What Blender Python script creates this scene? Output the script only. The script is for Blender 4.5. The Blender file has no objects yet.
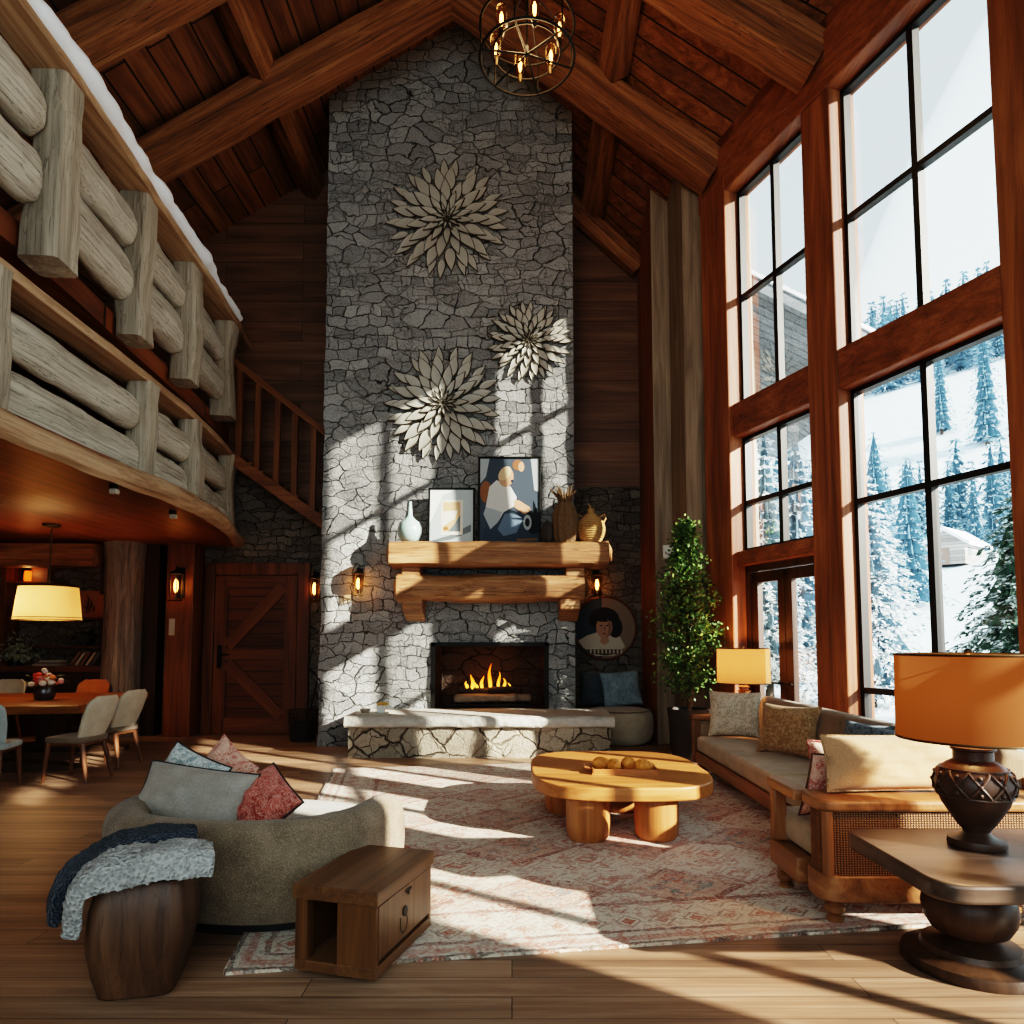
import bpy, bmesh, math, random
from mathutils import Vector, Matrix, Euler, noise
R=math.radians; PI=math.pi
rnd=random.Random(7)
sc=bpy.context.scene
COL=sc.collection
# ------------------------------------------------------------ camera model (1024 x 1024)
F=700.0; TH=R(4.0); CT,ST=math.cos(TH),math.sin(TH); EYE=1.5
def ray(px,py):
    dx=(px-512)/F; du=(591-py)/F
    return (dx,CT-du*ST,ST+du*CT)
def PY(px,py,Y):
    d=ray(px,py); t=Y/d[1]; return Vector((d[0]*t,Y,EYE+d[2]*t))
def PZ(px,py,Z=0.0):
    d=ray(px,py); t=(Z-EYE)/d[2]; return Vector((d[0]*t,d[1]*t,Z))
def lerp(a,b,t): return a+(b-a)*t
def interp(tab,x):
    if x<=tab[0][0]: return tab[0][1]
    for (a,va),(b,vb) in zip(tab,tab[1:]):
        if x<=b: 
            t=(x-a)/(b-a); return va+(vb-va)*t
    return tab[-1][1]
def sinterp(tab,x):     # catmull-rom
    xs=[p[0] for p in tab]; ys=[p[1] for p in tab]
    if x<=xs[0]: return ys[0]
    if x>=xs[-1]: return ys[-1]
    for i in range(len(xs)-1):
        if x<=xs[i+1]:
            t=(x-xs[i])/(xs[i+1]-xs[i])
            p0=ys[max(i-1,0)];p1=ys[i];p2=ys[i+1];p3=ys[min(i+2,len(ys)-1)]
            return .5*((2*p1)+(-p0+p2)*t+(2*p0-5*p1+4*p2-p3)*t*t+(-p0+3*p1-3*p2+p3)*t**3)
# ------------------------------------------------------------ materials
def C(h,a=1.0):
    h=h.lstrip('#'); v=[int(h[i:i+2],16)/255 for i in (0,2,4)]
    return tuple(((c/12.92) if c<=.04045 else ((c+.055)/1.055)**2.4) for c in v)+(a,)
class NT:
    def __init__(s,name):
        s.m=bpy.data.materials.new(name); s.m.use_nodes=True
        s.t=s.m.node_tree; s.t.nodes.clear()
        s.out=s.n('ShaderNodeOutputMaterial')
    def n(s,ty,**kw):
        x=s.t.nodes.new(ty)
        for k,v in kw.items(): setattr(x,k,v)
        return x
    def l(s,a,b): s.t.links.new(a,b)
    def setin(s,node,key,v):
        if isinstance(v,bpy.types.NodeSocket): s.l(v,node.inputs[key])
        else: node.inputs[key].default_value=v
    def math(s,op,a,b=None,c=None):
        x=s.n('ShaderNodeMath',operation=op)
        s.setin(x,0,a)
        if b is not None: s.setin(x,1,b)
        if c is not None: s.setin(x,2,c)
        return x.outputs[0]
    def mix(s,f,a,b,mode='MIX'):
        x=s.n('ShaderNodeMix',data_type='RGBA',blend_type=mode)
        s.setin(x,'Factor',f); 
        s.setin(x,6,a); s.setin(x,7,b)
        return x.outputs[2]
    def ramp(s,f,stops,interp='LINEAR'):
        x=s.n('ShaderNodeValToRGB'); cr=x.color_ramp; cr.interpolation=interp
        while len(cr.elements)<len(stops): cr.elements.new(.5)
        for e,(p,c) in zip(cr.elements,stops):
            e.position=p; e.color=c if not isinstance(c,(int,float)) else (c,c,c,1)
        s.l(f,x.inputs[0]); return x.outputs[0]
    def noise(s,vec,scale,detail=4,rough=.55,dist=0.0):
        x=s.n('ShaderNodeTexNoise'); x.inputs['Scale'].default_value=scale
        x.inputs['Detail'].default_value=detail; x.inputs['Roughness'].default_value=rough
        x.inputs['Distortion'].default_value=dist
        if vec is not None: s.l(vec,x.inputs['Vector'])
        return x.outputs[0]
    def vor(s,vec,scale,feature='DISTANCE_TO_EDGE',rand=1.0,out=0):
        x=s.n('ShaderNodeTexVoronoi',feature=feature); x.inputs['Scale'].default_value=scale
        x.inputs['Randomness'].default_value=rand
        s.l(vec,x.inputs['Vector']); return x.outputs[out]
    def coords(s,order='xyz',sc=(1,1,1),src='Object'):
        tc=s.n('ShaderNodeTexCoord'); sp=s.n('ShaderNodeSeparateXYZ'); s.l(tc.outputs[src],sp.inputs[0])
        cb=s.n('ShaderNodeCombineXYZ')
        for i,k in enumerate(order):
            s.l(s.math('MULTIPLY',sp.outputs['xyz'.index(k)],sc[i]),cb.inputs[i])
        return cb.outputs[0]
    def vmath(s,op,a,b):
        x=s.n('ShaderNodeVectorMath',operation=op); s.setin(x,0,a); s.setin(x,1,b); return x.outputs[0]
    def bsdf(s,col,rough=.6,metal=0.0,bump=None,bstr=.3,bdist=.02,spec=.4,sheen=0.0,**kw):
        b=s.n('ShaderNodeBsdfPrincipled')
        s.setin(b,'Base Color',col); s.setin(b,'Roughness',rough); s.setin(b,'Metallic',metal)
        b.inputs['Specular IOR Level'].default_value=spec
        if sheen: b.inputs['Sheen Weight'].default_value=sheen; b.inputs['Sheen Roughness'].default_value=.5
        if bump is not None:
            u=s.n('ShaderNodeBump'); u.inputs['Strength'].default_value=bstr; u.inputs['Distance'].default_value=bdist
            s.l(bump,u.inputs['Height']); s.l(u.outputs[0],b.inputs['Normal'])
        for k,v in kw.items(): s.setin(b,k,v)
        s.l(b.outputs[0],s.out.inputs[0]); return b
def plain(name,hexc,rough=.6,metal=0.0,spec=.4,var=.12,scale=30,bump=.1,bd=.004,sheen=0):
    m=NT(name); v=m.coords(); n=m.noise(v,scale,5)
    c=C(hexc); col=m.mix(n,tuple(x*(1-var) for x in c[:3])+(1,),tuple(min(1,x*(1+var)) for x in c[:3])+(1,))
    m.bsdf(col,rough,metal,n,bump,bd,spec,sheen); return m.m
def wood(name,dark,mid,light,order='xyz',g=1.0,rough=.55,bstr=.35,planks=None,crack=.0,spec=.35,bd=.01,tint=.35):
    """grain runs along order[0]; planks=(width,length) across order[1]"""
    m=NT(name); v=m.coords(order)
    mp=m.n('ShaderNodeMapping'); mp.inputs['Scale'].default_value=(.55*g,7*g,7*g); m.l(v,mp.inputs[0])
    vec=mp.outputs[0]; pid=None
    if planks:
        br=m.n('ShaderNodeTexBrick'); br.offset=.37; br.offset_frequency=2
        br.inputs['Scale'].default_value=1.0; br.inputs['Brick Width'].default_value=planks[1]; br.inputs['Row Height'].default_value=planks[0]
        br.inputs['Mortar Size'].default_value=planks[2] if len(planks)>2 else .006; br.inputs['Mortar Smooth'].default_value=.2
        br.inputs['Color1'].default_value=(0,0,0,1); br.inputs['Color2'].default_value=(1,1,1,1); br.inputs['Mortar'].default_value=(.5,.5,.5,1)
        br.inputs['Bias'].default_value=0.0
        m.l(v,br.inputs['Vector']); pid=br.outputs['Color']; mort=br.outputs['Fac']
        off=m.n('ShaderNodeVectorMath',operation='SCALE'); m.l(pid,off.inputs[0]); off.inputs[3].default_value=17.0
        vec=m.vmath('ADD',vec,off.outputs[0])
    n1=m.noise(vec,1.0,6,.6,1.2)
    mp2=m.n('ShaderNodeMapping'); mp2.inputs['Scale'].default_value=(.35,5,5); m.l(vec,mp2.inputs[0])
    n2=m.noise(mp2.outputs[0],1.6,4,.7,.4)
    f=m.math('ADD',m.math('MULTIPLY',n1,.7),m.math('MULTIPLY',n2,.3))
    col=m.ramp(f,[(.30,C(dark)),(.5,C(mid)),(.70,C(light))])
    h=f
    if crack:
        k=m.noise(mp2.outputs[0],.9,3,.5,1.0)
        cm=m.ramp(m.math('ABSOLUTE',m.math('SUBTRACT',k,.5)),[(0,1.0),(.022,0.0)])
        msk=m.math('MULTIPLY',cm,crack)
        col=m.mix(msk,col,tuple(x*.25 for x in C(dark)[:3])+(1,))
        h=m.math('SUBTRACT',f,m.math('MULTIPLY',msk,.5))
    if planks:
        t=m.math('ADD',m.math('MULTIPLY',pid,tint*2),1-tint)
        cb=m.n('ShaderNodeCombineXYZ'); [m.l(t,cb.inputs[i]) for i in range(3)]
        col=m.mix(1.0,col,cb.outputs[0],'MULTIPLY')
        col=m.mix(mort,col,tuple(x*.18 for x in C(dark)[:3])+(1,))
        h=m.math('SUBTRACT',h,m.math('MULTIPLY',mort,1.2))
    m.bsdf(col,rough,0,h,bstr,bd,spec); return m.m
def stone(name,c1,c2,crackc,order='xzy',sx=2.6,sz=5.0,cw=.05,rough=.9,bdist=.05):
    m=NT(name); v=m.coords(order)
    w=m.n('ShaderNodeTexNoise'); w.inputs['Scale'].default_value=2.2; w.inputs['Detail'].default_value=3; m.l(v,w.inputs['Vector'])
    wv=m.vmath('SCALE',m.vmath('SUBTRACT',w.outputs['Color'],(.5,.5,.5)),(0,0,0)); wv.node.inputs[3].default_value=.30
    vw=m.vmath('ADD',v,wv)
    w2=m.n('ShaderNodeTexNoise'); w2.inputs['Scale'].default_value=11; w2.inputs['Detail'].default_value=4; m.l(v,w2.inputs['Vector'])
    wv2=m.vmath('SCALE',m.vmath('SUBTRACT',w2.outputs['Color'],(.5,.5,.5)),(0,0,0)); wv2.node.inputs[3].default_value=.075
    vw=m.vmath('ADD',vw,wv2)
    # coursed layer
    br=m.n('ShaderNodeTexBrick'); br.offset=.43; br.offset_frequency=2; br.squash=.62; br.squash_frequency=3
    br.inputs['Scale'].default_value=1; br.inputs['Brick Width'].default_value=.72/sx; br.inputs['Row Height'].default_value=.80/sz
    br.inputs['Mortar Size'].default_value=.010; br.inputs['Mortar Smooth'].default_value=1.0
    br.inputs['Color1'].default_value=(0,0,0,1); br.inputs['Color2'].default_value=(1,1,1,1); br.inputs['Mortar'].default_value=(.3,.3,.3,1)
    m.l(vw,br.inputs['Vector'])
    mp=m.n('ShaderNodeMapping'); mp.inputs['Scale'].default_value=(sx*1.2,sz*1.12,1); m.l(vw,mp.inputs[0])
    vo=m.n('ShaderNodeTexVoronoi',feature='DISTANCE_TO_EDGE',voronoi_dimensions='2D'); vo.inputs['Scale'].default_value=1.0; m.l(mp.outputs[0],vo.inputs['Vector'])
    vc=m.n('ShaderNodeTexVoronoi',feature='F1',voronoi_dimensions='2D'); vc.inputs['Scale'].default_value=1.0; m.l(mp.outputs[0],vc.inputs['Vector'])
    vcrack=m.ramp(vo.outputs[0],[(0,1.0),(cw*.35,.8),(cw*.9,0.0)])
    sel=m.ramp(m.noise(v,.75,2),[(.44,0.0),(.56,1.0)])
    crk=m.mix(sel,br.outputs['Fac'],vcrack)
    # secondary thin cracks
    mp3=m.n('ShaderNodeMapping'); mp3.inputs['Scale'].default_value=(sx*2.3,sz*1.6,1); m.l(vw,mp3.inputs[0])
    v3=m.n('ShaderNodeTexVoronoi',feature='DISTANCE_TO_EDGE',voronoi_dimensions='2D'); v3.inputs['Scale'].default_value=1.0; m.l(mp3.outputs[0],v3.inputs['Vector'])
    thin=m.math('MULTIPLY',m.ramp(v3.outputs[0],[(0,1.0),(cw*.8,0.0)]),m.ramp(m.noise(v,1.9,2),[(.45,0.0),(.6,.8)]))
    crk=m.math('MAXIMUM',crk,thin)
    gr=m.noise(v,38,6,.65); big=m.noise(v,1.3,3)
    t=m.math('ADD',m.math('MULTIPLY',gr,.6),m.math('MULTIPLY',m.mix(sel,br.outputs['Color'],vc.outputs['Color']),.32))
    t=m.math('ADD',t,m.math('MULTIPLY',big,.15))
    col=m.ramp(t,[(.28,C(c1)),(.75,C(c2))])
    pit=m.ramp(m.noise(v,55,3,.6),[(.33,.8),(.42,0.0)])
    col=m.mix(m.math('MULTIPLY',pit,.7),col,C(crackc))
    col=m.mix(crk,col,C(crackc))
    h=m.math('ADD',m.math('MULTIPLY',gr,.42),m.math('MULTIPLY',t,.30))
    h=m.math('SUBTRACT',h,m.math('MULTIPLY',crk,.55)); h=m.math('SUBTRACT',h,m.math('MULTIPLY',pit,.12))
    m.bsdf(col,rough,0,h,1.0,bdist,.2); return m.m
def fabric(name,c1,c2,scale=120,bstr=.4,bd=.006,rough=.9,blot=6,order='xyz',sheen=.15):
    m=NT(name); v=m.coords(order)
    wv=m.n('ShaderNodeTexVoronoi',feature='F1'); wv.inputs['Scale'].default_value=scale; m.l(v,wv.inputs['Vector'])
    n=m.noise(v,blot,4); f=m.math('ADD',m.math('MULTIPLY',wv.outputs[0],.5),m.math('MULTIPLY',n,.6))
    col=m.ramp(f,[(.3,C(c1)),(.75,C(c2))])
    m.bsdf(col,rough,0,wv.outputs[0],bstr,bd,.15,sheen); return m.m
def patterned(name,ground,fig,scale=9,cut=.5,fig2=None,weave=90):
    m=NT(name); v=m.coords()
    n=m.noise(v,scale,3,.6,1.6); n2=m.noise(v,scale*2.2,2,.5,2.0)
    k=m.ramp(n,[(cut-.03,0.0),(cut+.03,1.0)])
    k2=m.ramp(m.math('ABSOLUTE',m.math('SUBTRACT',n2,.5)),[(.02,1.0),(.06,0.0)])
    col=m.mix(k,C(ground),C(fig)); col=m.mix(m.math('MULTIPLY',k2,.8),col,C(fig2 or ground))
    w=m.vor(v,weave,'F1'); m.bsdf(col,.9,0,w,.35,.004,.1,.1); return m.m
def emit(name,hexc,s):
    m=NT(name); e=m.n('ShaderNodeEmission'); e.inputs[0].default_value=C(hexc); e.inputs[1].default_value=s
    m.l(e.outputs[0],m.out.inputs[0]); return m.m
def shade_mat(name,hexc,glow,gs,mixf=.5):
    m=NT(name); v=m.coords(); w=m.noise(v,160,2)
    c=C(hexc); col=m.mix(w,tuple(x*.85 for x in c[:3])+(1,),c)
    d=m.n('ShaderNodeBsdfDiffuse'); m.l(col,d.inputs[0]); t=m.n('ShaderNodeBsdfTranslucent'); m.l(col,t.inputs[0])
    x=m.n('ShaderNodeMixShader'); x.inputs[0].default_value=mixf; m.l(d.outputs[0],x.inputs[1]); m.l(t.outputs[0],x.inputs[2])
    e=m.n('ShaderNodeEmission'); e.inputs[0].default_value=C(glow); e.inputs[1].default_value=gs
    a=m.n('ShaderNodeAddShader'); m.l(x.outputs[0],a.inputs[0]); m.l(e.outputs[0],a.inputs[1])
    m.l(a.outputs[0],m.out.inputs[0]); return m.m
def glass(name,tint='#f4fbfc',refl=.06,rough=.0):
    m=NT(name); t=m.n('ShaderNodeBsdfTransparent'); t.inputs[0].default_value=C(tint)
    g=m.n('ShaderNodeBsdfGlossy'); g.inputs['Roughness'].default_value=rough
    fr=m.n('ShaderNodeFresnel'); fr.inputs[0].default_value=1.3
    x=m.n('ShaderNodeMixShader'); m.l(m.math('MULTIPLY',fr.outputs[0],refl*8),x.inputs[0]); m.l(t.outputs[0],x.inputs[1]); m.l(g.outputs[0],x.inputs[2])
    m.l(x.outputs[0],m.out.inputs[0]); return m.m
def flat(name,hexc,rough=.8): return plain(name,hexc,rough,var=.06,bump=.02)
# ------------------------------------------------------------ mesh builder
class MB:
    def __init__(s): s.bm=bmesh.new()
    def v(s,p): return s.bm.verts.new(Vector(p))
    def f(s,vs,mi=0):
        try:
            x=s.bm.faces.new(vs); x.material_index=mi; return x
        except ValueError: return None
    def poly(s,pts,mi=0): return s.f([s.v(p) for p in pts],mi)
    def box(s,x0,x1,y0,y1,z0,z1,M=None,fn=None):
        P=[(x0,y0,z0),(x1,y0,z0),(x1,y1,z0),(x0,y1,z0),(x0,y0,z1),(x1,y0,z1),(x1,y1,z1),(x0,y1,z1)]
        if fn: P=[fn(*p) for p in P]
        if M is not None: P=[M@Vector(p) for p in P]
        V=[s.v(p) for p in P]
        for q in ((3,2,1,0),(4,5,6,7),(0,1,5,4),(1,2,6,5),(2,3,7,6),(3,0,4,7)): s.f([V[i] for i in q])
        return s
    def tube(s,pts,r,n=10,closed=False,cap=True,flat=1.0):
        pts=[Vector(p) for p in pts]; N=len(pts); rs=r if isinstance(r,(list,tuple)) else [r]*N
        rings=[]; up0=None
        for i,p in enumerate(pts):
            if closed: d=pts[(i+1)%N]-pts[i-1]
            else: d=pts[min(i+1,N-1)]-pts[max(i-1,0)]
            d.normalize()
            if up0 is None: up0=Vector((0,0,1)) if abs(d.z)<.9 else Vector((1,0,0))
            a=d.cross(up0)
            if a.length<1e-5: a=d.cross(Vector((0,1,0)))
            a.normalize(); b=a.cross(d).normalized(); up0=b
            rings.append([s.v(p+a*math.cos(2*PI*k/n)*rs[i]+b*math.sin(2*PI*k/n)*rs[i]*flat) for k in range(n)])
        for i in range(N if closed else N-1):
            A,B=rings[i],rings[(i+1)%N]
            for k in range(n): s.f([A[k],A[(k+1)%n],B[(k+1)%n],B[k]])
        if cap and not closed:
            s.f(list(reversed(rings[0]))); s.f(rings[-1])
        return s
    def cyl(s,p0,p1,r0,r1=None,n=16): return s.tube([p0,p1],[r0,r0 if r1 is None else r1],n)
    def lathe(s,prof,n=32,c=(0,0,0),e=2.0,rot=0.0,sx=1,sy=1,cap=True,wob=None):
        rings=[]
        for r,z in prof:
            ring=[]
            for k in range(n):
                a=2*PI*k/n; ca,sa=math.cos(a),math.sin(a)
                q=(abs(ca)**e+abs(sa)**e)**(-1/e)
                x,y=ca*q*r*sx,sa*q*r*sy
                if wob: x,y=wob(a,z,x,y)
                ring.append(s.v((c[0]+x*math.cos(rot)-y*math.sin(rot),c[1]+x*math.sin(rot)+y*math.cos(rot),c[2]+z)))
            rings.append(ring)
        for A,B in zip(rings,rings[1:]):
            for k in range(n): s.f([A[k],A[(k+1)%n],B[(k+1)%n],B[k]])
        if cap: s.f(list(reversed(rings[0]))); s.f(rings[-1])
        return s
    def prism(s,poly,z0,z1,mp=None):
        mp=mp or (lambda x,y,z:(x,y,z))
        A=[s.v(mp(x,y,z0)) for x,y in poly]; B=[s.v(mp(x,y,z1)) for x,y in poly]; n=len(poly)
        s.f(list(reversed(A))); s.f(B)
        for k in range(n): s.f([A[k],A[(k+1)%n],B[(k+1)%n],B[k]])
        return s
    def grid(s,fn,nu,nv,wu=False,skip=None):
        V=[[s.v(fn(i/nu,j/nv)) for j in range(nv+1)] for i in range(nu if wu else nu+1)]
        for i in range(nu):
            for j in range(nv):
                if skip and skip((i+.5)/nu,(j+.5)/nv): continue
                i2=(i+1)%nu if wu else i+1
                s.f([V[i][j],V[i2][j],V[i2][j+1],V[i][j+1]])
        return V
    def sphere(s,c,r,n=16,m=10,sx=1,sy=1,sz=1):
        return s.lathe([(max(1e-4,r*math.sin(PI*k/m)),-r*sz*math.cos(PI*k/m)) for k in range(m+1)],n,c,sx=sx,sy=sy)
    def build(s,name,mat,parent=None,loc=None,rot=None,smooth=35,bevel=0,bseg=2,subd=0,solid=0,norm=True,world=False):
        if world and parent is not None:
            bmesh.ops.transform(s.bm,matrix=MW[parent.name].inverted(),verts=s.bm.verts[:])
        if norm: bmesh.ops.recalc_face_normals(s.bm,faces=s.bm.faces[:])
        me=bpy.data.meshes.new(name); s.bm.to_mesh(me); s.bm.free()
        for mm in (mat if isinstance(mat,(list,tuple)) else [mat]): me.materials.append(mm)
        if smooth:
            me.polygons.foreach_set('use_smooth',[True]*len(me.polygons))
            me.set_sharp_from_angle(angle=R(smooth))
        o=bpy.data.objects.new(name,me); COL.objects.link(o)
        if parent is not None: o.parent=parent
        if loc is not None: o.location=loc
        if rot is not None: o.rotation_euler=rot
        MW[o.name]=(MW[parent.name] if parent is not None else Matrix()) @ (Matrix.Translation(Vector(loc or (0,0,0)))@Euler(rot or (0,0,0)).to_matrix().to_4x4())
        if solid: 
            x=o.modifiers.new('solid','SOLIDIFY'); x.thickness=solid; x.offset=0
        if bevel:
            x=o.modifiers.new('bevel','BEVEL'); x.width=bevel; x.segments=bseg; x.limit_method='ANGLE'; x.angle_limit=R(40)
        if subd:
            x=o.modifiers.new('subd','SUBSURF'); x.levels=subd; x.render_levels=subd
        return o
MW={}
def tag(o,label,cat,group=None,kind=None):
    if label: o['label']=label
    if cat: o['category']=cat
    if group: o['group']=group
    if kind: o['kind']=kind
    return o
def thing(name,label,cat,loc=(0,0,0),rot=(0,0,0),group=None):
    if not isinstance(rot,(tuple,list)): rot=(0,0,rot)
    o=bpy.data.objects.new(name,None); COL.objects.link(o); o.location=loc; o.rotation_euler=rot; o.empty_display_size=.1
    MW[o.name]=Matrix.Translation(Vector(loc))@Euler(rot).to_matrix().to_4x4()
    return tag(o,label,cat,group)
def struct(o): o['kind']='structure'; return o
def sroot(name,loc=(0,0,0),rotz=0):
    o=bpy.data.objects.new(name,None); COL.objects.link(o); o.location=loc; o.rotation_euler=(0,0,rotz); o.empty_display_size=.1
    MW[o.name]=Matrix.Translation(Vector(loc))@Euler((0,0,rotz)).to_matrix().to_4x4(); o['kind']='structure'; return o
def dup(root,loc,rot,label,group=None):
    r=root.copy(); COL.objects.link(r); r.location=loc; r.rotation_euler=rot if isinstance(rot,(tuple,list)) else (0,0,rot)
    r['label']=label
    if group: r['group']=group
    MW[r.name]=Matrix.Translation(Vector(loc))@r.rotation_euler.to_matrix().to_4x4()
    for ch in list(root.children):
        c=ch.copy(); COL.objects.link(c); c.parent=r
        for g in list(ch.children):
            d=g.copy(); COL.objects.link(d); d.parent=c
    return r
def rrect(w,h,r,n=6,cx=0,cy=0):
    out=[]
    for (sx,sy,a0) in ((1,1,0),(-1,1,90),(-1,-1,180),(1,-1,270)):
        for k in range(n+1):
            a=R(a0+90*k/n); out.append((cx+sx*(w/2-r)+r*math.cos(a),cy+sy*(h/2-r)+r*math.sin(a)))
    return out
def fbm(x,y,z,o=4):
    return noise.fractal(Vector((x,y,z)),1.0,2.0,o)
def beam(name,p0,p1,w,h,mat,parent=None,rough=.012,roll_up=(0,0,1),seed=0,bevel=.02,n=14,world=False):
    """hewn timber along local X between two points, w across, h along 'up'"""
    p0,p1=Vector(p0),Vector(p1); d=p1-p0; L=d.length; x=d.normalized()
    up=Vector(roll_up); y=up.cross(x).normalized(); z=x.cross(y)
    M=Matrix((x,y,z)).transposed().to_4x4(); M.translation=(p0+p1)/2
    b=MB(); k=5
    def sec(t):
        pts=[]
        for (a,c) in ((-1,-1),(-.33,-1),(.33,-1),(1,-1),(1,-.33),(1,.33),(1,1),(.33,1),(-.33,1),(-1,1),(-1,.33),(-1,-.33)):
            ch=.93 if abs(a)==1 and abs(c)==1 else 1
            X=(t-.5)*L; q=fbm(X*1.3+seed,a*1.7+seed*3,c*1.7)*rough
            pts.append((X,a*w/2*ch+(q if abs(a)==1 else 0)*(1 if a>0 else -1),c*h/2*ch+(q if abs(c)==1 else 0)*(1 if c>0 else -1)))
        return pts
    rings=[[b.v(p) for p in sec(i/n)] for i in range(n+1)]
    for A,B in zip(rings,rings[1:]):
        for i in range(12): b.f([A[i],A[(i+1)%12],B[(i+1)%12],B[i]])
    b.f(list(reversed(rings[0]))); b.f(rings[-1])
    o=b.build(name,mat,smooth=50)
    if parent is not None:
        o.parent=parent; M=MW[parent.name].inverted()@M
    o.matrix_local=M
    return o
def log(name,p0,p1,w,h,mat,parent=None,seed=0,e=3.0,end=.18,rough=.03,n=26,m=20,flare=None):
    """rounded rough log / slab along local X; w = thickness, h = height"""
    p0,p1=Vector(p0),Vector(p1); d=p1-p0; L=d.length; x=d.normalized()
    y=Vector((0,0,1)).cross(x).normalized(); z=x.cross(y)
    M=Matrix((x,y,z)).transposed().to_4x4(); M.translation=(p0+p1)/2
    b=MB()
    def fn(u,v):
        a=2*PI*u; t=2*v-1
        ca,sa=math.cos(a),math.sin(a); q=(abs(ca)**e+abs(sa)**e)**(-1/e)
        dist=(1-abs(t))*L/2; k=min(1,dist/end) if end>0 else 1; tp=(1-(1-k)**2.6)**.45*.5+.5 if k<1 else 1
        if flare: tp*=flare(t)
        nz=fbm(t*L*.9+seed*5.1,ca*.8+seed,sa*.8)*rough
        return (t*L/2,ca*q*(w/2*tp+nz),sa*q*(h/2*tp+nz))
    V=b.grid(fn,m,n,wu=True)
    b.f([V[i][0] for i in range(m)]); b.f([V[i][n] for i in range(m)])
    o=b.build(name,mat,smooth=50)
    if parent is not None: o.parent=parent; M=MW[parent.name].inverted()@M
    o.matrix_local=M
    return o
def pillow_mb(w,h,t,seed=0,pinch=.07,nu=22,nv=22,wr=.012,sag=0.0):
    """stands in local XZ, bottom at z=0, thickness along Y"""
    b=MB(); top=[];bot=[]
    def P(i,j,sgn):
        u=2*i/nu-1; v=2*j/nv-1
        x=w/2*u*(1-pinch*(1-v*v)); z=h/2*v*(1-pinch*(1-u*u))
        th=t/2*max(0,(1-abs(u)**3.2))**.62*max(0,(1-abs(v)**3.2))**.62
        th*=1+.25*fbm(u*1.4+seed,v*1.4,seed*2.0)
        th+=wr*fbm(u*5+seed*3,v*5,sgn)*(1-u*u)*(1-v*v)
        return (x,sgn*th,z+h/2-sag*(1-v)*.0)
    A=[[b.v(P(i,j,1)) for j in range(nv+1)] for i in range(nu+1)]
    B=[[A[i][j] if i in(0,nu) or j in(0,nv) else b.v(P(i,j,-1)) for j in range(nv+1)] for i in range(nu+1)]
    for i in range(nu):
        for j in range(nv):
            b.f([A[i][j],A[i][j+1],A[i+1][j+1],A[i+1][j]]); b.f([B[i][j],B[i+1][j],B[i+1][j+1],B[i][j+1]])
    return b
def piping_mb(w,h,pinch=.07,r=.007,n=12):
    pts=[]
    def P(u,v): return (w/2*u*(1-pinch*(1-v*v)),0,h/2*v*(1-pinch*(1-u*u))+h/2)
    for k in range(n): pts.append(P(-1+2*k/n,-1))
    for k in range(n): pts.append(P(1,-1+2*k/n))
    for k in range(n): pts.append(P(1-2*k/n,1))
    for k in range(n): pts.append(P(-1,1-2*k/n))
    return MB().tube(pts,r,6,closed=True)
def pillow(name,label,loc,rot,w,h,t,mat,pip=None,seed=0,cat='cushion',group=None,pinch=.07,pl=None):
    r=thing(name,label,cat,loc,rot,group)
    pillow_mb(w,h,t,seed,pinch).build('cover',mat,r,smooth=80)
    if pip: 
        o=piping_mb(w,h,pinch).build('piping',pip,r,smooth=80)
        if pl: o['label']=pl
    return r
def point(name,loc,power,color,r=.05):
    l=bpy.data.lights.new(name,'POINT'); l.energy=power; l.color=color[:3]; l.shadow_soft_size=r
    o=bpy.data.objects.new(name,l); COL.objects.link(o); o.location=loc; return o
WARM=(1.0,.55,.22)
SUNP=20.0; SKYP=2.5; VT='Filmic'; LOOK='High Contrast'; EXPO=0.33
# ============================================================ material library
M={}
M['floor']=wood('floor_planks','#574030','#8c6c54','#b59478','xyz',g=.8,rough=.42,bstr=.25,planks=(.17,2.4,.0022),tint=.22,spec=.4)
M['ceil_l']=wood('ceiling_boards_left','#3a2012','#744628','#9a663e','yxz',g=.9,planks=(.26,4.0,.012),bstr=.5,tint=.3,rough=.65)
M['ceil_r']=wood('ceiling_boards_right','#40230f','#7d4b2a','#a56e44','xyz',g=.9,planks=(.26,5.0,.012),bstr=.5,tint=.3,rough=.65)
M['beam']=wood('rafter_timber','#3a2011','#8a5630','#bb8354','xyz',g=.9,crack=.9,bstr=.6,rough=.6,bd=.015)
M['post']=wood('post_timber','#4a2613','#834a28','#a8683c','zxy',g=.8,crack=.3,bstr=.35,rough=.5)
M['postx']=wood('transom_timber','#472412','#804626','#a5653a','yxz',g=.8,crack=.6,bstr=.4,rough=.5)
M['greywood']=wood('grey_oak_panel','#55463a','#85715d','#a8937b','zxy',g=.9,bstr=.35,rough=.6)
M['pier']=wood('pier_boards','#5a3018','#92552f','#ad6d40','zyx',g=.8,bstr=.3,rough=.5,planks=(.3,9.0,.006),tint=.15)
M['upwall']=wood('dark_wall_boards','#40291d','#6b4934','#86634a','xzy',g=.5,bstr=.2,rough=.55,planks=(.34,3.5,.004),tint=.15)
M['darkwood']=wood('dark_wood_panel','#150c07','#2c1a10','#432818','zxy',g=.8,bstr=.3,planks=(.16,9.0,.006),tint=.2)
M['soffit']=wood('soffit_boards','#3d1d0d','#6d3819','#8f5127','yxz',g=.7,bstr=.2,rough=.45,planks=(.3,5.0,.003),tint=.15)
M['rail']=wood('weathered_rail','#857a6b','#b5aa98','#d6cdbd','xyz',g=.8,crack=.8,bstr=.6,bd=.015,rough=.75)
M['railtop']=wood('rail_cap','#6a4a30','#a58261','#c9aa88','yxz',g=.8,crack=.5,bstr=.4,rough=.65)
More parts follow.
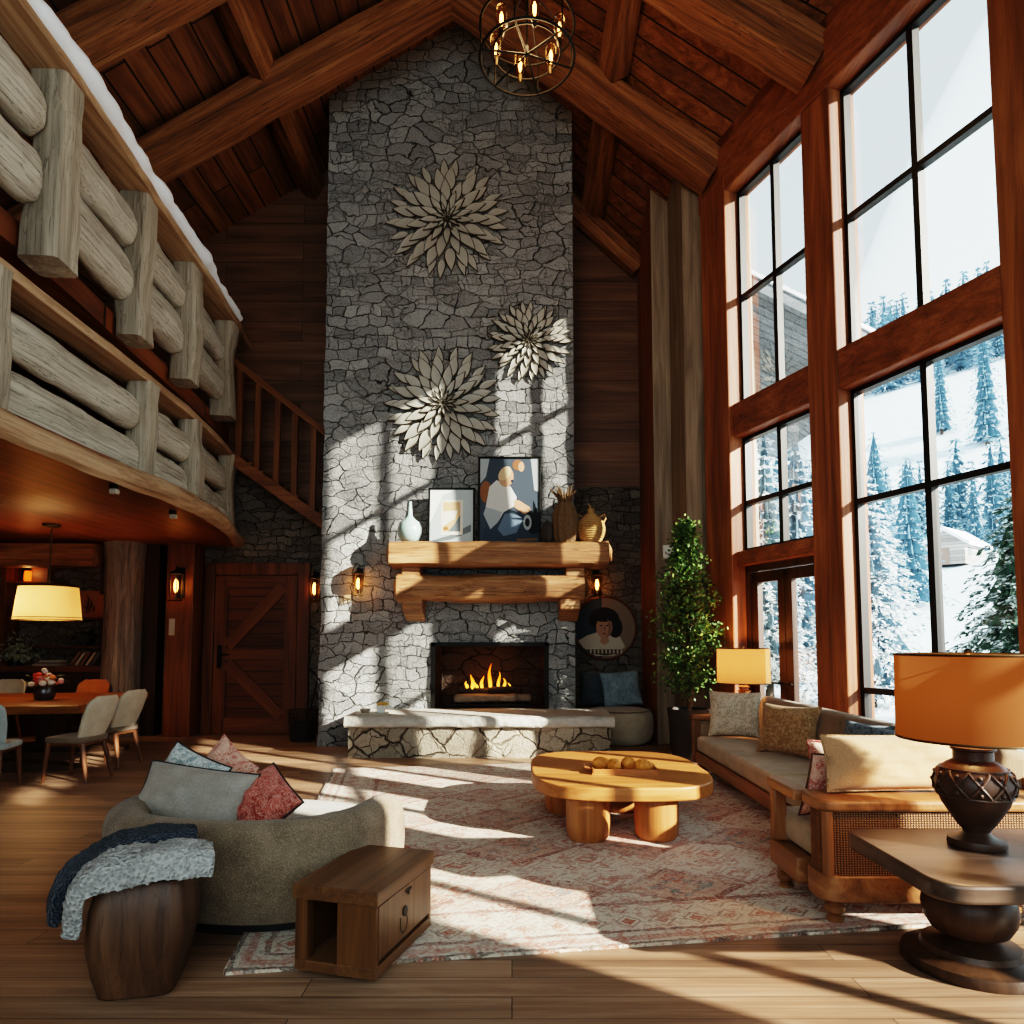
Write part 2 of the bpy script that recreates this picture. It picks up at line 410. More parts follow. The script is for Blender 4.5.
M['railpost']=wood('weathered_post','#6e6152','#a0927f','#c6b9a6','zxy',g=.8,crack=.7,bstr=.5,bd=.012,rough=.75)
M['column']=wood('bark_column','#3d3128','#75665a','#9b8c7e','zxy',g=1.3,crack=.9,bstr=.8,bd=.02,rough=.8)
M['mantel']=wood('mantel_timber','#583720','#9c6c45','#c49a70','xyz',g=.8,crack=.7,bstr=.7,bd=.02,rough=.6)
M['door']=wood('door_boards','#27130a','#52290f','#6d3c1a','xzy',g=.8,bstr=.3,rough=.5,planks=(.2,6.0,.008),tint=.25)
M['doorv']=wood('door_stiles','#2b150a','#5c3015','#7a4420','zxy',g=.8,bstr=.3,rough=.5)
M['doorb']=wood('door_brace','#2b150a','#64371a','#834b25','xyz',g=.8,bstr=.3,rough=.5)
M['dark_stile']=wood('patio_door_wood','#1d0f08','#38200f','#4d2f1a','zxy',bstr=.2,rough=.4)
M['oak']=wood('coffee_table_oak','#84481f','#b06e3a','#c98c55','xyz',g=.7,bstr=.15,rough=.4)
M['oakleg']=wood('coffee_table_leg','#7a431d','#a56434','#bd8050','zxy',g=.7,bstr=.15,rough=.45)
M['walnut']=wood('box_table_walnut','#3a2416','#664429','#86603e','xyz',g=.9,bstr=.2,rough=.4)
M['walnutv']=wood('box_table_side','#382214','#634024','#845a36','zxy',g=.9,bstr=.2,rough=.4)
M['stool']=wood('stool_wood','#24160e','#4e3423','#6e4e37','zxy',g=.6,crack=.3,bstr=.4,rough=.45)
M['sidetop']=wood('end_table_top','#241a14','#403026','#5a483b','xyz',g=.8,bstr=.15,rough=.35,spec=.5)
M['sideped']=wood('end_table_pedestal','#1d130c','#3a271a','#513826','zxy',g=.6,bstr=.2,rough=.4)
M['sofawood']=wood('sofa_frame_wood','#56341d','#8a5a36','#ab7b52','yxz',g=.8,bstr=.15,rough=.4)
M['sofawoodv']=wood('sofa_frame_post','#56341d','#8a5a36','#ab7b52','zxy',g=.8,bstr=.15,rough=.4)
M['table']=wood('dining_table_wood','#4a2712','#86501f','#aa6c33','xyz',g=.7,bstr=.15,rough=.35)
M['chairleg']=wood('chair_leg_walnut','#2c170c','#58331b','#774a2a','zxy',g=1,bstr=.1,rough=.4)
M['shelf']=wood('shelf_wood','#2f180c','#59301a','#774425','xyz',g=.8,bstr=.2)
M['stair']=wood('stair_wood','#40220f','#784726','#98643a','xyz',g=.8,bstr=.25)
M['stairv']=wood('baluster_wood','#40220f','#784726','#98643a','zxy',g=.8,bstr=.25)
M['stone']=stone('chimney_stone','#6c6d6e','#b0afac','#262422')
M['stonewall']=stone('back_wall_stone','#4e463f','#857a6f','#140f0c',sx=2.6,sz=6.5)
M['hearthstone']=stone('hearth_stone','#8d8272','#c0b39f','#3d332a',sx=2.0,sz=2.4,cw=.05)
M['stonerev']=stone('chimney_side_stone','#6c6d6e','#b0afac','#262422',order='yzx')
M['slab']=plain('hearth_slab_stone','#b5b0a6',.8,var=.3,scale=14,bump=.8,bd=.03)
M['firebrick']=stone('firebrick','#332720','#4e3d33','#0d0907',sx=2.5,sz=5,bdist=.02)
M['iron']=plain('black_iron','#15130f',.5,.6,bump=.1)
M['frameblk']=plain('window_frame_dark','#1c1a18',.45,.3,bump=.02)
M['bronze']=plain('aged_bronze','#4a3a26',.4,.8)
M['glass']=glass('window_glass')
M['bulbglass']=glass('bulb_glass','#ffe8c8',.10)
M['filament']=emit('filament_glow','#ffb860',14)
M['snow']=plain('snow','#f2f6fa',.7,var=.04,scale=3,bump=.5,bd=.05,spec=.3)
M['white']=plain('white_plastic','#e4e2dc',.4,var=.02)
M['black']=plain('matt_black','#161412',.6)
# ============================================================ the setting
YB=11.35                       # back wall
def wallX(Y): return 3.04-.324*(Y-8.1)
UN=Vector((-.324,1,0)).normalized(); NN=Vector((-UN.y,UN.x,0))     # along wall (away), inward normal
def W(Y,off,z):
    return Vector((wallX(Y),Y,z))+NN*off
def wbox(b,Y0,Y1,o0,o1,z0,z1): return b.box(Y0,Y1,o0,o1,z0,z1,fn=W)
XL=-8.8; YN=-3.0
RIDX=-.8; RIDZ=10.85
def ceilz(X,Y):
    if X<=RIDX: return RIDZ-.61*(RIDX-X)
    return RIDZ-(RIDZ-8.15)*(X-RIDX)/(wallX(Y)-RIDX)
b=MB(); b.box(XL-.2,6.9,YN-.5,YB+.3,-.12,0); struct(b.build('floor',M['floor'],smooth=0))
# ceilings
b=MB()
def cl(u,v,dz=0): X=lerp(XL-.2,RIDX,u); Y=lerp(YN,YB+.2,v); return (X,Y,ceilz(X,Y)+dz)
b.grid(lambda u,v:cl(u,v),2,2); b.grid(lambda u,v:cl(u,v,.15),2,2); struct(b.build('ceiling',M['ceil_l'],smooth=0))
b=MB()
def cr(u,v,dz=0): Y=lerp(YN,YB+.2,v); X=lerp(RIDX,wallX(Y)+.35,u); return (X,Y,ceilz(X,Y)+dz)
b.grid(lambda u,v:cr(u,v),2,8); b.grid(lambda u,v:cr(u,v,.15),2,8); struct(b.build('ceiling',M['ceil_r'],smooth=0))
# back walls
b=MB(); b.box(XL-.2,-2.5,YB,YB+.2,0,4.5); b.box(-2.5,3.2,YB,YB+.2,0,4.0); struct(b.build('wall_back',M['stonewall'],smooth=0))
S0=PY(235,462,YB); S1=PY(326,530,YB)          # stair line on the wall
b=MB(); y=YB-.02
b.prism([(XL-.2,4.5),(S0.x-.6,4.5),(S0.x,S0.z),(S1.x,S1.z),(S1.x,4.0),(3.2,4.0),(3.2,ceilz(2.2,YB)-.2),(RIDX,RIDZ+.1),(XL-.2,ceilz(XL,YB)+.1)],0,.18,lambda x,z,t:(x,y+t,z))
struct(b.build('wall_back_upper',M['upwall'],smooth=0))
b=MB(); b.box(XL-.2,XL,YN,YB,0,6.2); struct(b.build('wall_left',M['stonewall'],smooth=0))
b=MB()
for a in ((XL-.2,-4.6,0,11),(3.4,7.2,0,11),(-4.6,3.4,0,.5),(-4.6,3.4,7.6,11)): b.box(a[0],a[1],YN-.2,YN,a[2],a[3])
struct(b.build('wall_front_added',M['upwall'],smooth=0))  # unseen wall behind the camera, added to limit fill light; opening admits sky
r=sroot('window_20')  # added glazing out of view, sized to let sky fill into the room
b=MB()
for x in (-4.6,-2.62,-.64,1.34,3.32): b.box(x,x+.08,YN-.15,YN-.05,.5,7.6)
for z in (.5,3.9,7.52): b.box(-4.6,3.4,YN-.15,YN-.05,z,z+.08)
b.build('window_frame',M['frameblk'],r,smooth=0)
for x in (-4.52,-2.54,-.56,1.42):
    b=MB(); b.poly([(x,YN-.1,.58),(x+1.9,YN-.1,.58),(x+1.9,YN-.1,7.52),(x,YN-.1,7.52)]); b.build('pane',M['glass'],r,smooth=0)
# right pier by the fireplace corner and the solid wall beside it
PX0=2.10
b=MB(); b.poly([(PX0,10.2,0),(PX0,YB,0),(PX0,YB,9.0),(PX0,10.2,9.0)]); struct(b.build('trim_1',M['pier'],smooth=0))
b=MB(); xe=wallX(10.2)
b.poly([(PX0,10.2,0),(xe,10.2,0),(xe,10.2,9.0),(PX0,10.2,9.0)])
b.poly([tuple(W(10.2,0,0)),tuple(W(9.24,0,0)),tuple(W(9.24,0,9)),tuple(W(10.2,0,9))])
b.box(xe,xe+.5,9.35,YB,0,9)
struct(b.build('wall_right',M['greywood'],smooth=0))
# posts
def post(n,Y0,Y1,z1=7.5,o0=-.28,o1=.04):
    b=MB(); wbox(b,Y0,Y1,o0,o1,0,z1); o=struct(b.build('trim_%d'%n,M['post'],smooth=0,bevel=.015)); return o
post(2,8.72,9.24,7.5,-.28,.10)
BAYS=[(7.42,8.72),(5.38,7.02),(3.4,5.0),(1.4,3.02),(-.6,1.02)]
for i,(a,c) in enumerate(((7.02,7.42),(5.0,5.38),(3.02,3.4),(1.02,1.4),(-1.0,-.6))): post(3+i,a,c,7.5,-.28,.06)
b=MB(); wbox(b,-1.0,9.29,-.28,.09,7.32,7.95); wbox(b,-1.0,9.29,-.28,.03,7.95,8.25); struct(b.build('trim_8',M['postx'],smooth=0,bevel=.015))
for i,(a,c) in enumerate(BAYS):
    b=MB(); wbox(b,a,c,-.24,.05,4.06,4.48); struct(b.build('trim_%d'%(9+i),M['postx'],smooth=0,bevel=.015))
b=MB(); wbox(b,7.42,8.72,-.24,.03,2.42,2.6); struct(b.build('trim_14',M['postx'],smooth=0,bevel=.01))
b=MB(); wbox(b,-3.0,-1.0,-.28,0,0,8.3); struct(b.build('wall_right_near',M['greywood'],smooth=0))
for i,(a,c) in enumerate(BAYS[1:]):
    b=MB(); wbox(b,a,c,-.24,.03,0,.16); struct(b.build('trim_%d'%(15+i),M['postx'],smooth=0,bevel=.01))
WN=[0]
def window(Y0,Y1,z0,z1,cols,rows,off=-.15,fw=.045):
    WN[0]+=1; r=sroot('window_%d'%WN[0])
    b=MB()
    for (a,c,d,e) in ((Y0,Y1,z0,z0+fw),(Y0,Y1,z1-fw,z1),(Y0,Y0+fw,z0,z1),(Y1-fw,Y1,z0,z1)): wbox(b,a,c,off-.04,off+.05,d,e)
    b.build('window_frame',M['frameblk'],r,smooth=0,world=True)
    for c in cols:
        b=MB(); wbox(b,c-.032,c+.032,off-.035,off+.05,z0,z1); b.build('mullion',M['frameblk'],r,smooth=0,world=True)
    for q in rows:
        b=MB(); wbox(b,Y0,Y1,off-.035,off+.045,q-.03,q+.03); b.build('transom',M['frameblk'],r,smooth=0,world=True)
    ys=[Y0+fw]+list(cols)+[Y1-fw]; zs=[z0+fw]+list(rows)+[z1-fw]
    for i in range(len(ys)-1):
        for j in range(len(zs)-1):
            b=MB(); b.poly([W(ys[i],off,zs[j]),W(ys[i+1],off,zs[j]),W(ys[i+1],off,zs[j+1]),W(ys[i],off,zs[j+1])])
            b.build('pane',M['glass'],r,smooth=0,world=True)
for i,(a,c) in enumerate(BAYS):
    mid=(a+c)/2
    if i<2: window(a,c,4.48,7.32,[mid],[5.9])
    else:
        b=MB(); wbox(b,a,c,-.22,-.05,4.48 if i==2 else 4.85,7.32); struct(b.build('trim_%d'%(20+i),M['greywood'],smooth=0))  # unseen upper bays closed with added panels to keep sun off the dining corner
        if i>2: window(a,c,4.48,4.85,[mid],[])  # narrow strip left open so sun reaches the left floor
    if i==0: window(a,c,2.6,4.06,[mid],[3.22])
    else: window(a,c,.16,4.06,[mid],[1.0,2.9])
# glazed double door in the far bay
r=sroot('door_2'); Y0,Y1=7.44,8.70; mid=(Y0+Y1)/2
b=MB(); wbox(b,Y0,Y0+.06,-.22,-.08,0,2.42); wbox(b,Y1-.06,Y1,-.22,-.08,0,2.42); wbox(b,Y0,Y1,-.22,-.08,2.34,2.42); b.build('door_frame',M['dark_stile'],r,smooth=0,world=True)
for (a,c,hs) in ((mid+.005,Y1-.06,1),(Y0+.06,mid-.005,-1)):
    b=MB()
    wbox(b,a,a+.11,-.19,-.12,.02,2.33); wbox(b,c-.11,c,-.19,-.12,.02,2.33); wbox(b,a,c,-.19,-.12,.02,.28); wbox(b,a,c,-.19,-.12,2.2,2.33)
    lf=b.build('door_leaf',M['dark_stile'],r,smooth=0,world=True)
    b=MB(); b.poly([W(a+.11,-.15,.28),W(c-.11,-.15,.28),W(c-.11,-.15,2.2),W(a+.11,-.15,2.2)]); b.build('pane',M['glass'],lf,smooth=0,world=True)
    yy=a+.055 if hs>0 else c-.055
    b=MB(); b.tube([W(yy,-.11,1.0),W(yy,-.05,1.0),W(yy+hs*.10,-.05,1.0)],.012,8); b.build('door_handle',M['iron'],lf,world=True)
# ------------------------------------------------------------ roof timbers
tn=[30]
def rafter(p0,p1,w,h,seed,up=(0,0,1),mat='beam'):
    tn[0]+=1; o=beam('trim_%d'%tn[0],p0,p1,w,h,M[mat],rough=.02,seed=seed,n=18,roll_up=up); struct(o); return o
for k,Y in enumerate((9.0,7.2,5.35)):
    d=.42                                            # centre below the boards
    xl=XL+.1; xr=wallX(Y)-.02
    rafter((xl,Y,ceilz(xl,Y)-d),(RIDX+.12,Y,ceilz(RIDX,Y)-d+.02),.40,.46,k*2+1)
    rafter((RIDX-.12,Y+.001,ceilz(RIDX,Y)-d+.02),(xr,Y+.001,ceilz(xr,Y)-d),.40,.46,k*2+2)
rafter((RIDX,9.0-.02,10.22),(RIDX,9.0-.02,10.8),.30,.30,15,up=(0,1,0))
for k,(x0,dx) in enumerate(((-3.35,-3.35),(1.35,1.35))):
    ys=[3.4,5.35,7.2,9.0,YB-.02]
    for j in range(4):
        a,c=ys[j]+.2,ys[j+1]-(.2 if j<3 else 0)
        rafter((x0,a,ceilz(x0,a)-.19),(dx,c,ceilz(dx,c)-.19),.27,.34,20+k*5+j,up=(.5 if x0<0 else -.6,0,1))
rafter((RIDX,3,ceilz(RIDX,3)-.16),(RIDX,8.95,RIDZ-.16),.25,.3,40)
xw=wallX(YB)
rafter((.7,YB-.16,ceilz(.7,YB)-.42),(PX0,YB-.16,ceilz(PX0,YB)-.42),.22,.3,43)
# ------------------------------------------------------------ fireplace
fp=thing('fireplace','tall grey rubble-stone fireplace and chimney rising to the roof peak','fireplace',(-.9,9.97,0))
CX0,CX1,CY=-2.74,.90,10.0
a=PY(432,643,CY); c=PY(548,712,CY); FX0,FX1,FZ0,FZ1=a.x,c.x,.53,a.z
b=MB()
NU,NV=70,200; HT=10.9
us=sorted(set([lerp(CX0,CX1,i/NU) for i in range(NU+1)]+[FX0,FX1])); vs_=sorted(set([HT*i/NV for i in range(NV+1)]+[FZ0,FZ1]))
def cf(x,z):
    inhole=FX0-.01<=x<=FX1+.01 and z<=FZ1+.01
    d=0 if (inhole or x in(CX0,CX1)) else .03*fbm(x*2.3,z*3.1,3)
    e=.025*fbm(3.3,z*2.8,x) if x in (CX0,CX1) else 0
    return (x+e,CY+d,z)
V=[[b.v(cf(x,z)) for z in vs_] for x in us]
for i in range(len(us)-1):
    for j in range(len(vs_)-1):
        x=(us[i]+us[i+1])/2; z=(vs_[j]+vs_[j+1])/2
        if FX0<x<FX1 and z<FZ1: continue
        b.f([V[i][j],V[i+1][j],V[i+1][j+1],V[i][j+1]])
b.build('chimney_face',M['stone'],fp,world=True,smooth=60)
b=MB()
for X,s in ((CX0,-1),(CX1,1)):
    W2=[[b.v((X+(.025*fbm(3.3,z*2.8,X) if t==0 else .02*fbm(5,z*3,t)),lerp(CY,YB,t/6),z)) for z in vs_] for t in range(7)]
    for i in range(6):
        for j in range(len(vs_)-1): b.f([W2[i][j],W2[i+1][j],W2[i+1][j+1],W2[i][j+1]])
b.build('chimney_side',M['stonerev'],fp,world=True,smooth=60)
b=MB(); D=.62
b.poly([(FX0,CY,FZ0),(FX0+.1,CY+D,FZ0),(FX0+.1,CY+D,FZ1),(FX0,CY,FZ1)]); b.poly([(FX1,CY,FZ0),(FX1-.1,CY+D,FZ0),(FX1-.1,CY+D,FZ1),(FX1,CY,FZ1)])
b.poly([(FX0+.1,CY+D,FZ0),(FX1-.1,CY+D,FZ0),(FX1-.1,CY+D,FZ1),(FX0+.1,CY+D,FZ1)]); b.poly([(FX0,CY,FZ1),(FX1,CY,FZ1),(FX1-.1,CY+D,FZ1),(FX0+.1,CY+D,FZ1)])
b.poly([(FX0,CY-.0,FZ0+.01),(FX1,CY,FZ0+.01),(FX1-.1,CY+D,FZ0+.01),(FX0+.1,CY+D,FZ0+.01)])
b.build('firebox',M['firebrick'],fp,world=True,smooth=0)
b=MB(); t=.05
b.box(FX0-.01,FX0+t,CY-.035,CY+.06,FZ0,FZ1+.01); b.box(FX1-t,FX1+.01,CY-.035,CY+.06,FZ0,FZ1+.01); b.box(FX0-.01,FX1+.01,CY-.035,CY+.06,FZ1-t,FZ1+.01)
b.build('firebox_frame',M['iron'],fp,world=True,smooth=0,bevel=.006)
b=MB()
HX0,HX1,HY0=-2.13,1.30,8.98
def hs(u,v):
    x=lerp(HX0+.04,HX1-.04,u); z=lerp(0,.40,v); return (x,HY0+.06+.03*fbm(x*4,z*5,1),z)
b.grid(hs,70,10)
for X in (HX0+.04,HX1-.04): b.grid(lambda u,v:(X,lerp(HY0+.06,CY+.02,u),.4*v),6,6)
b.build('hearth_base',M['hearthstone'],fp,world=True,smooth=60)
b=MB()
def hslab(u,v):
    x=lerp(HX0,HX1,u); p=[(0,.39),(-.035,.41),(-.03,.5),(.02,.53)]
    q=v*3; i=min(2,int(q)); tt=q-i; y=lerp(p[i][0],p[i+1][0],tt); z=lerp(p[i][1],p[i+1][1],tt)
    return (x,HY0+y+.02*fbm(x*5,z*9,2)*(1 if v<.95 else .2),z+.008*fbm(x*4,3,v))
b.grid(hslab,90,8)
b.grid(lambda u,v:(lerp(HX0,HX1,u),lerp(HY0+.02,CY+.05,v),.53),40,6)
for X in (HX0,HX1): b.poly([(X,HY0,.39),(X,CY,.39),(X,CY,.53),(X,HY0,.53)])
b.poly([(HX0,HY0,.39),(HX1,HY0,.39),(HX1,CY,.39),(HX0,CY,.39)])
b.build('hearth_slab',M['slab'],fp,world=True,smooth=60)
# mantel beams and corbels
MZ=PY(500,540,9.38).z; MB0=PY(500,565,9.40).z
l0=PY(385,550,9.45).x; l1=PY(613,550,9.45).x
mantel=log('mantel_shelf',(l0,9.70,(MZ+MB0)/2-.005),(l1,9.70,(MZ+MB0)/2-.005),.62,MZ-MB0+.01,M['mantel'],fp,seed=3,e=7,end=.05,rough=.014,n=50,m=28)
z0=PY(500,601,9.45).z; z1=PY(500,573,9.45).z; l0=PY(392,585,9.5).x; l1=PY(589,585,9.5).x
log('mantel_beam',(l0,9.76,(z0+z1)/2),(l1,9.76,(z0+z1)/2),.5,(z1-z0),M['mantel'],fp,seed=9,e=4,end=.06,rough=.035,n=50,m=28,flare=lambda t:1+.06*math.sin(t*5+1))
for px in (411,575):
    x=PY(px,565,9.6).x; x2=x+(.02 if px<500 else -.07)
    b=MB(); b.box(x-.13,x+.13,9.56,CY+.02,z1-.04,MB0+.05); b.build('corbel',M['mantel'],fp,world=True,smooth=0,bevel=.02)
    zl=PY(500,614,9.7).z
    b=MB(); b.prism([(9.58,z0+.04),(CY+.02,z0+.04),(CY+.02,zl-.1),(9.74,zl),(9.58,zl+.06)],x2-.14,x2+.14,lambda yy,zz,t:(t,yy,zz)); b.build('corbel',M['mantel'],fp,world=True,smooth=0,bevel=.02)
# ------------------------------------------------------------ lower balcony
XD=[(3.3,-3.76),(4.92,-3.75),(6.7,-3.75),(7.7,-3.70),(9.0,-3.84),(10.2,-4.1),(YB,-4.42)]
XLR=[(3.3,-4.10),(5.28,-4.12),(7.34,-4.19),(8.82,-4.27),(10.0,-4.41),(YB,-4.60)]
XU=[(3.3,-3.85),(5.13,-3.85),(6.04,-3.89),(7.49,-4.03),(9.0,-4.16),(10.43,-4.32),(YB,-4.45)]
NY=40; ysx=[lerp(3.3,YB,i/NY) for i in range(NY+1)]
def slab(name,edge,z0,z1,mat,wave=0):
    b=MB(); e=[(sinterp(edge,y)+wave*fbm(y*1.2,z0,0),y) for y in ysx]
    b.prism(e+[(XL,YB),(XL,3.3)],z0,z1); return struct(b.build(name,mat,smooth=30))
slab('balcony_floor',XD,3.02,3.2,M['soffit'],.03)
slab('gallery_floor',[(y,x-.22) for y,x in XU],4.72,4.95,M['soffit'])
# rough live edge timber along the balcony rim
def sweep(name,edge,prof,mat,parent=None,amp=0.02,y0=3.3,y1=YB-.02,n=70,off=0,seed=0,endr=0):
    b=MB(); k=len(prof); rings=[]
    for i in range(n+1):
        y=lerp(y0,y1,i/n); x=sinterp(edge,y)+off
        dx=(sinterp(edge,y+.05)-sinterp(edge,y-.05))/.1; nrm=Vector((1,-dx,0)).normalized()
        rings.append([b.v(Vector((x,y,0))+nrm*(p[0]+amp*fbm(y*1.4+seed,p[0]*4,p[1]*4))+Vector((0,0,p[1]+amp*.6*fbm(y*1.7,p[1]*5+seed,p[0])))) for p in prof])
    for A,B in zip(rings,rings[1:]):
        for j in range(k): b.f([A[j],A[(j+1)%k],B[(j+1)%k],B[j]])
    b.f(list(reversed(rings[0]))); b.f(rings[-1])
    return b.build(name,mat,parent,smooth=45,world=parent is not None)
br=thing('balcony_railing','lower pale log railing along the curved balcony edge above the dining table','railing',(-3.9,7.3,3.2))
sweep('rim_log',XD,[(-.25,3.16),(-.04,2.99),(.03,3.03),(.05,3.12),(.0,3.2),(-.1,3.24),(-.25,3.22)],M['railtop'],br,.02)
sweep('handrail',XLR,[(-.16,4.36),(.16,4.36),(.17,4.4),(.15,4.46),(-.15,4.46),(-.17,4.4)],M['railtop'],br,.012)
def rail_posts(edge,ys,zb,zt,w,dp,parent,off=.0,seed=0):
    for i,y in enumerate(ys):
        x=sinterp(edge,y)+off; dx=(sinterp(edge,y+.05)-sinterp(edge,y-.05))/.1
        ang=math.atan2(1,dx)-PI/2
        zb_=zb(y) if callable(zb) else zb
        b=MB(); n=12
        pr=rrect(dp,w,.05,3)
        rings=[]
        for k in range(n+1):
            t=k/n; z=lerp(zb_,zt,t); rings.append([b.v((px*(1+.10*math.sin(t*5+i*2))+.03*fbm(z*2+seed+i*3,px,py)+.05*math.sin(t*PI)*((i%2)*2-1)*.5,py*(1+.10*math.sin(t*4+i))+.02*fbm(z*2,seed+i*5,px),z)) for px,py in pr])
        for A,B in zip(rings,rings[1:]):
            for j in range(len(pr)): b.f([A[j],A[(j+1)%len(pr)],B[(j+1)%len(pr)],B[j]])
        b.f(list(reversed(rings[0]))); b.f(rings[-1])
        bmesh.ops.transform(b.bm,matrix=Matrix.Translation((x,y,0))@Matrix.Rotation(ang,4,'Z'),verts=b.bm.verts[:])
        b.build('post',M['railpost'],parent,world=True,smooth=50)
def rail_logs(edge,ys,zs,w,h,parent,off=0,seed=0,end=.2,gap=.1):
    for i,(a,c) in enumerate(zip(ys,ys[1:])):
        for j,z in enumerate(zs):
            p0=(sinterp(edge,a)+off,a+gap,z); p1=(sinterp(edge,c)+off,c-gap,z+.01)
            log('rail_log',p0,p1,w,h[j],M['rail'],parent,seed=seed+i*2+j,e=2.8,end=end,rough=.03)
LP=[3.6,5.2,7.72,9.05,10.85]
rail_posts(XLR,LP,3.2,4.38,.30,.26,br,.06,1)
rail_logs(XLR,LP,[3.46,3.98],.22,[.46,.38],br,.02,10)
# ------------------------------------------------------------ upper railing with snow on its cap
ur=thing('gallery_railing','upper pale log railing of the gallery, its cap topped with snow','railing',(-3.8,7.3,4.95))
sweep('handrail',XU,[(-.2,6.3),(.12,6.3),(.14,6.36),(.12,6.42),(-.18,6.42)],M['railtop'],ur,.01)
UPP=[3.75,5.72,7.35,8.75,10.4]
rail_posts(XU,UPP,lambda y:lerp(4.62,4.85,(y-5)/5.5),6.32,.34,.30,ur,-.06,7)
rail_logs(XU,UPP,[5.30,5.86],.26,[.48,.42],ur,-.12,30,gap=.12)
b=MB(); pts=[];rs=[]
for i in range(90):
    y=lerp(4.4,10.5,i/89); q=fbm(y*1.1,2,2); pts.append((sinterp(XU,y)+.10+.02*q,y,6.46)); rs.append((.105+.06*q+.03*fbm(y*3,1,1))*(.6+.4*min(1,(10.5-y)/2)))
b.tube(pts,rs,12,flat=.85); tag(b.build('snow_ridge',M['snow'],smooth=80),'long ridge of white snow lying on the upper log handrail','snow')
# column, panels below the balcony
b=MB(); b.lathe([(.30,0),(.285,.3),(.27,1.5),(.28,2.7),(.30,3.03)],40,(-6.1,10.98,0),wob=lambda a,z,x,y:(x*(1+.03*fbm(a*2,z*.4,1)),y*(1+.03*fbm(a*2,z*.4,1)))); struct(b.build('trim_60',M['column'],smooth=60))
b=MB(); b.box(-6.55,-5.62,11.1,YB-.01,0,3.02); struct(b.build('wall_back_panel',M['darkwood'],smooth=0))
p0=PY(186,600,10.95).x; p1=PY(203,600,10.95).x
b=MB(); b.box(PY(166,600,10.95).x,PY(193,600,10.95).x,10.95,YB-.01,0,3.02); struct(b.build('trim_61',M['doorv'],smooth=0,bevel=.01))
# beam above the shelves
o=beam('trim_62',(XL,10.75,2.80),(-6.4,10.75,2.80),.3,.36,M['beam'],seed=77); struct(o)
# ------------------------------------------------------------ barn door
dr=sroot('door_1',(0,YB,0)); q=lambda px,py:PY(px,py,YB-.06)
x0,x1,zt=q(205,600).x,q(310,600).x,q(250,563).z; lx0,lx1,lz=q(215,600).x,q(298,600).x,q(250,575).z
b=MB(); b.box(x0,lx0,YB-.10,YB,0,zt); b.box(lx1,x1,YB-.10,YB,0,zt); b.box(lx0,lx1,YB-.10,YB,lz,zt); b.build('door_frame',M['doorv'],dr,world=True,smooth=0,bevel=.01)
b=MB(); b.box(lx0+.01,lx1-.01,YB-.05,YB-.005,.01,lz-.01); lf=b.build('door_leaf',M['door'],dr,world=True,smooth=0)
st=.2
for (a,c,d,e,mt) in ((lx0+.01,lx0+.01+st,.01,lz-.01,'doorv'),(lx1-.01-st,lx1-.01,.01,lz-.01,'doorv'),(lx0+st,lx1-st,.01,.25,'doorb'),(lx0+st,lx1-st,lz-.2,lz-.01,'doorb'),(lx0+st,lx1-st,1.18,1.36,'doorb')):
    b=MB(); b.box(a,c,YB-.085,YB-.05,d,e); b.build('rail' if mt=='doorb' else 'stile',M[mt],lf,world=True,smooth=0,bevel=.006)
for (p0,p1) in (((lx0+st+.02,1.40),(lx1-st-.04,lz-.2)),((lx0+st+.02,1.14),(lx1-st-.04,.28))):
    beam('brace',(p0[0],YB-.069,p0[1]),(p1[0],YB-.069,p1[1]),.035,.2,M['doorb'],lf,rough=0)
b=MB(); hx=lx0+.11; b.box(hx-.035,hx+.035,YB-.10,YB-.08,1.05,1.42); b.tube([(hx,YB-.1,1.27),(hx,YB-.15,1.27),(hx+.18,YB-.15,1.27)],.013,8); b.build('door_handle',M['iron'],lf,world=True)
# ------------------------------------------------------------ staircase behind the railing
sw=thing('staircase','dark wooden staircase descending behind the chimney with plain balusters','staircase',(-4.2,11.0,3.5))
YS=10.75
A=PY(233,452,YS); B_=PY(330,521,YS); A2=PY(233,466,YS); B2=PY(330,535,YS)
d=(B_-A)/(B_.x-A.x)
A0=A-d*.12; A20=A2-d*.12
b=MB(); b.prism([(A0.x,A0.z),(B_.x,B_.z),(B2.x,B2.z),(A20.x,A20.z)],0,.06,lambda x,z,t:(x,YS+t,z)); b.build('stringer',M['stair'],sw,world=True,smooth=0,bevel=.01)
nst=9
for i in range(nst):
    t=(i+.3)/nst; X=lerp(A0.x,B_.x,t); Z=lerp(A0.z,B_.z,t)
    b=MB(); b.box(X-.12,X+.16,YS+.06,YB-.03,Z-.10,Z-.06); b.build('tread',M['stair'],sw,world=True,smooth=0,bevel=.008)
b=MB(); b.poly([(A20.x,YS+.06,A20.z+.02),(B2.x,YS+.06,B2.z+.02),(B2.x,YB-.03,B2.z+.02),(A20.x,YB-.03,A20.z+.02)]); b.build('underside',M['stair'],sw,world=True,smooth=0)
H0=PY(236,362,YS); H1=PY(330,436,YS); dd=(H1-H0)/(H1.x-H0.x); H00=H0-dd*.12
o=beam('handrail',H00+Vector((0,.10,0)),H1+Vector((0,.10,0)),.10,.10,M['stair'],sw,rough=.004)
for px in (236,255,275,293,312):
    X=PY(px,450,YS).x; zt=H0.z+(X-H0.x)*dd.z; zb=A.z+(X-A.x)*d.z
    b=MB(); b.box(X-.045,X+.045,YS+.065,YS+.14,zb-.15,zt-.02); b.build('baluster',M['stairv'],sw,world=True,smooth=0,bevel=.006)
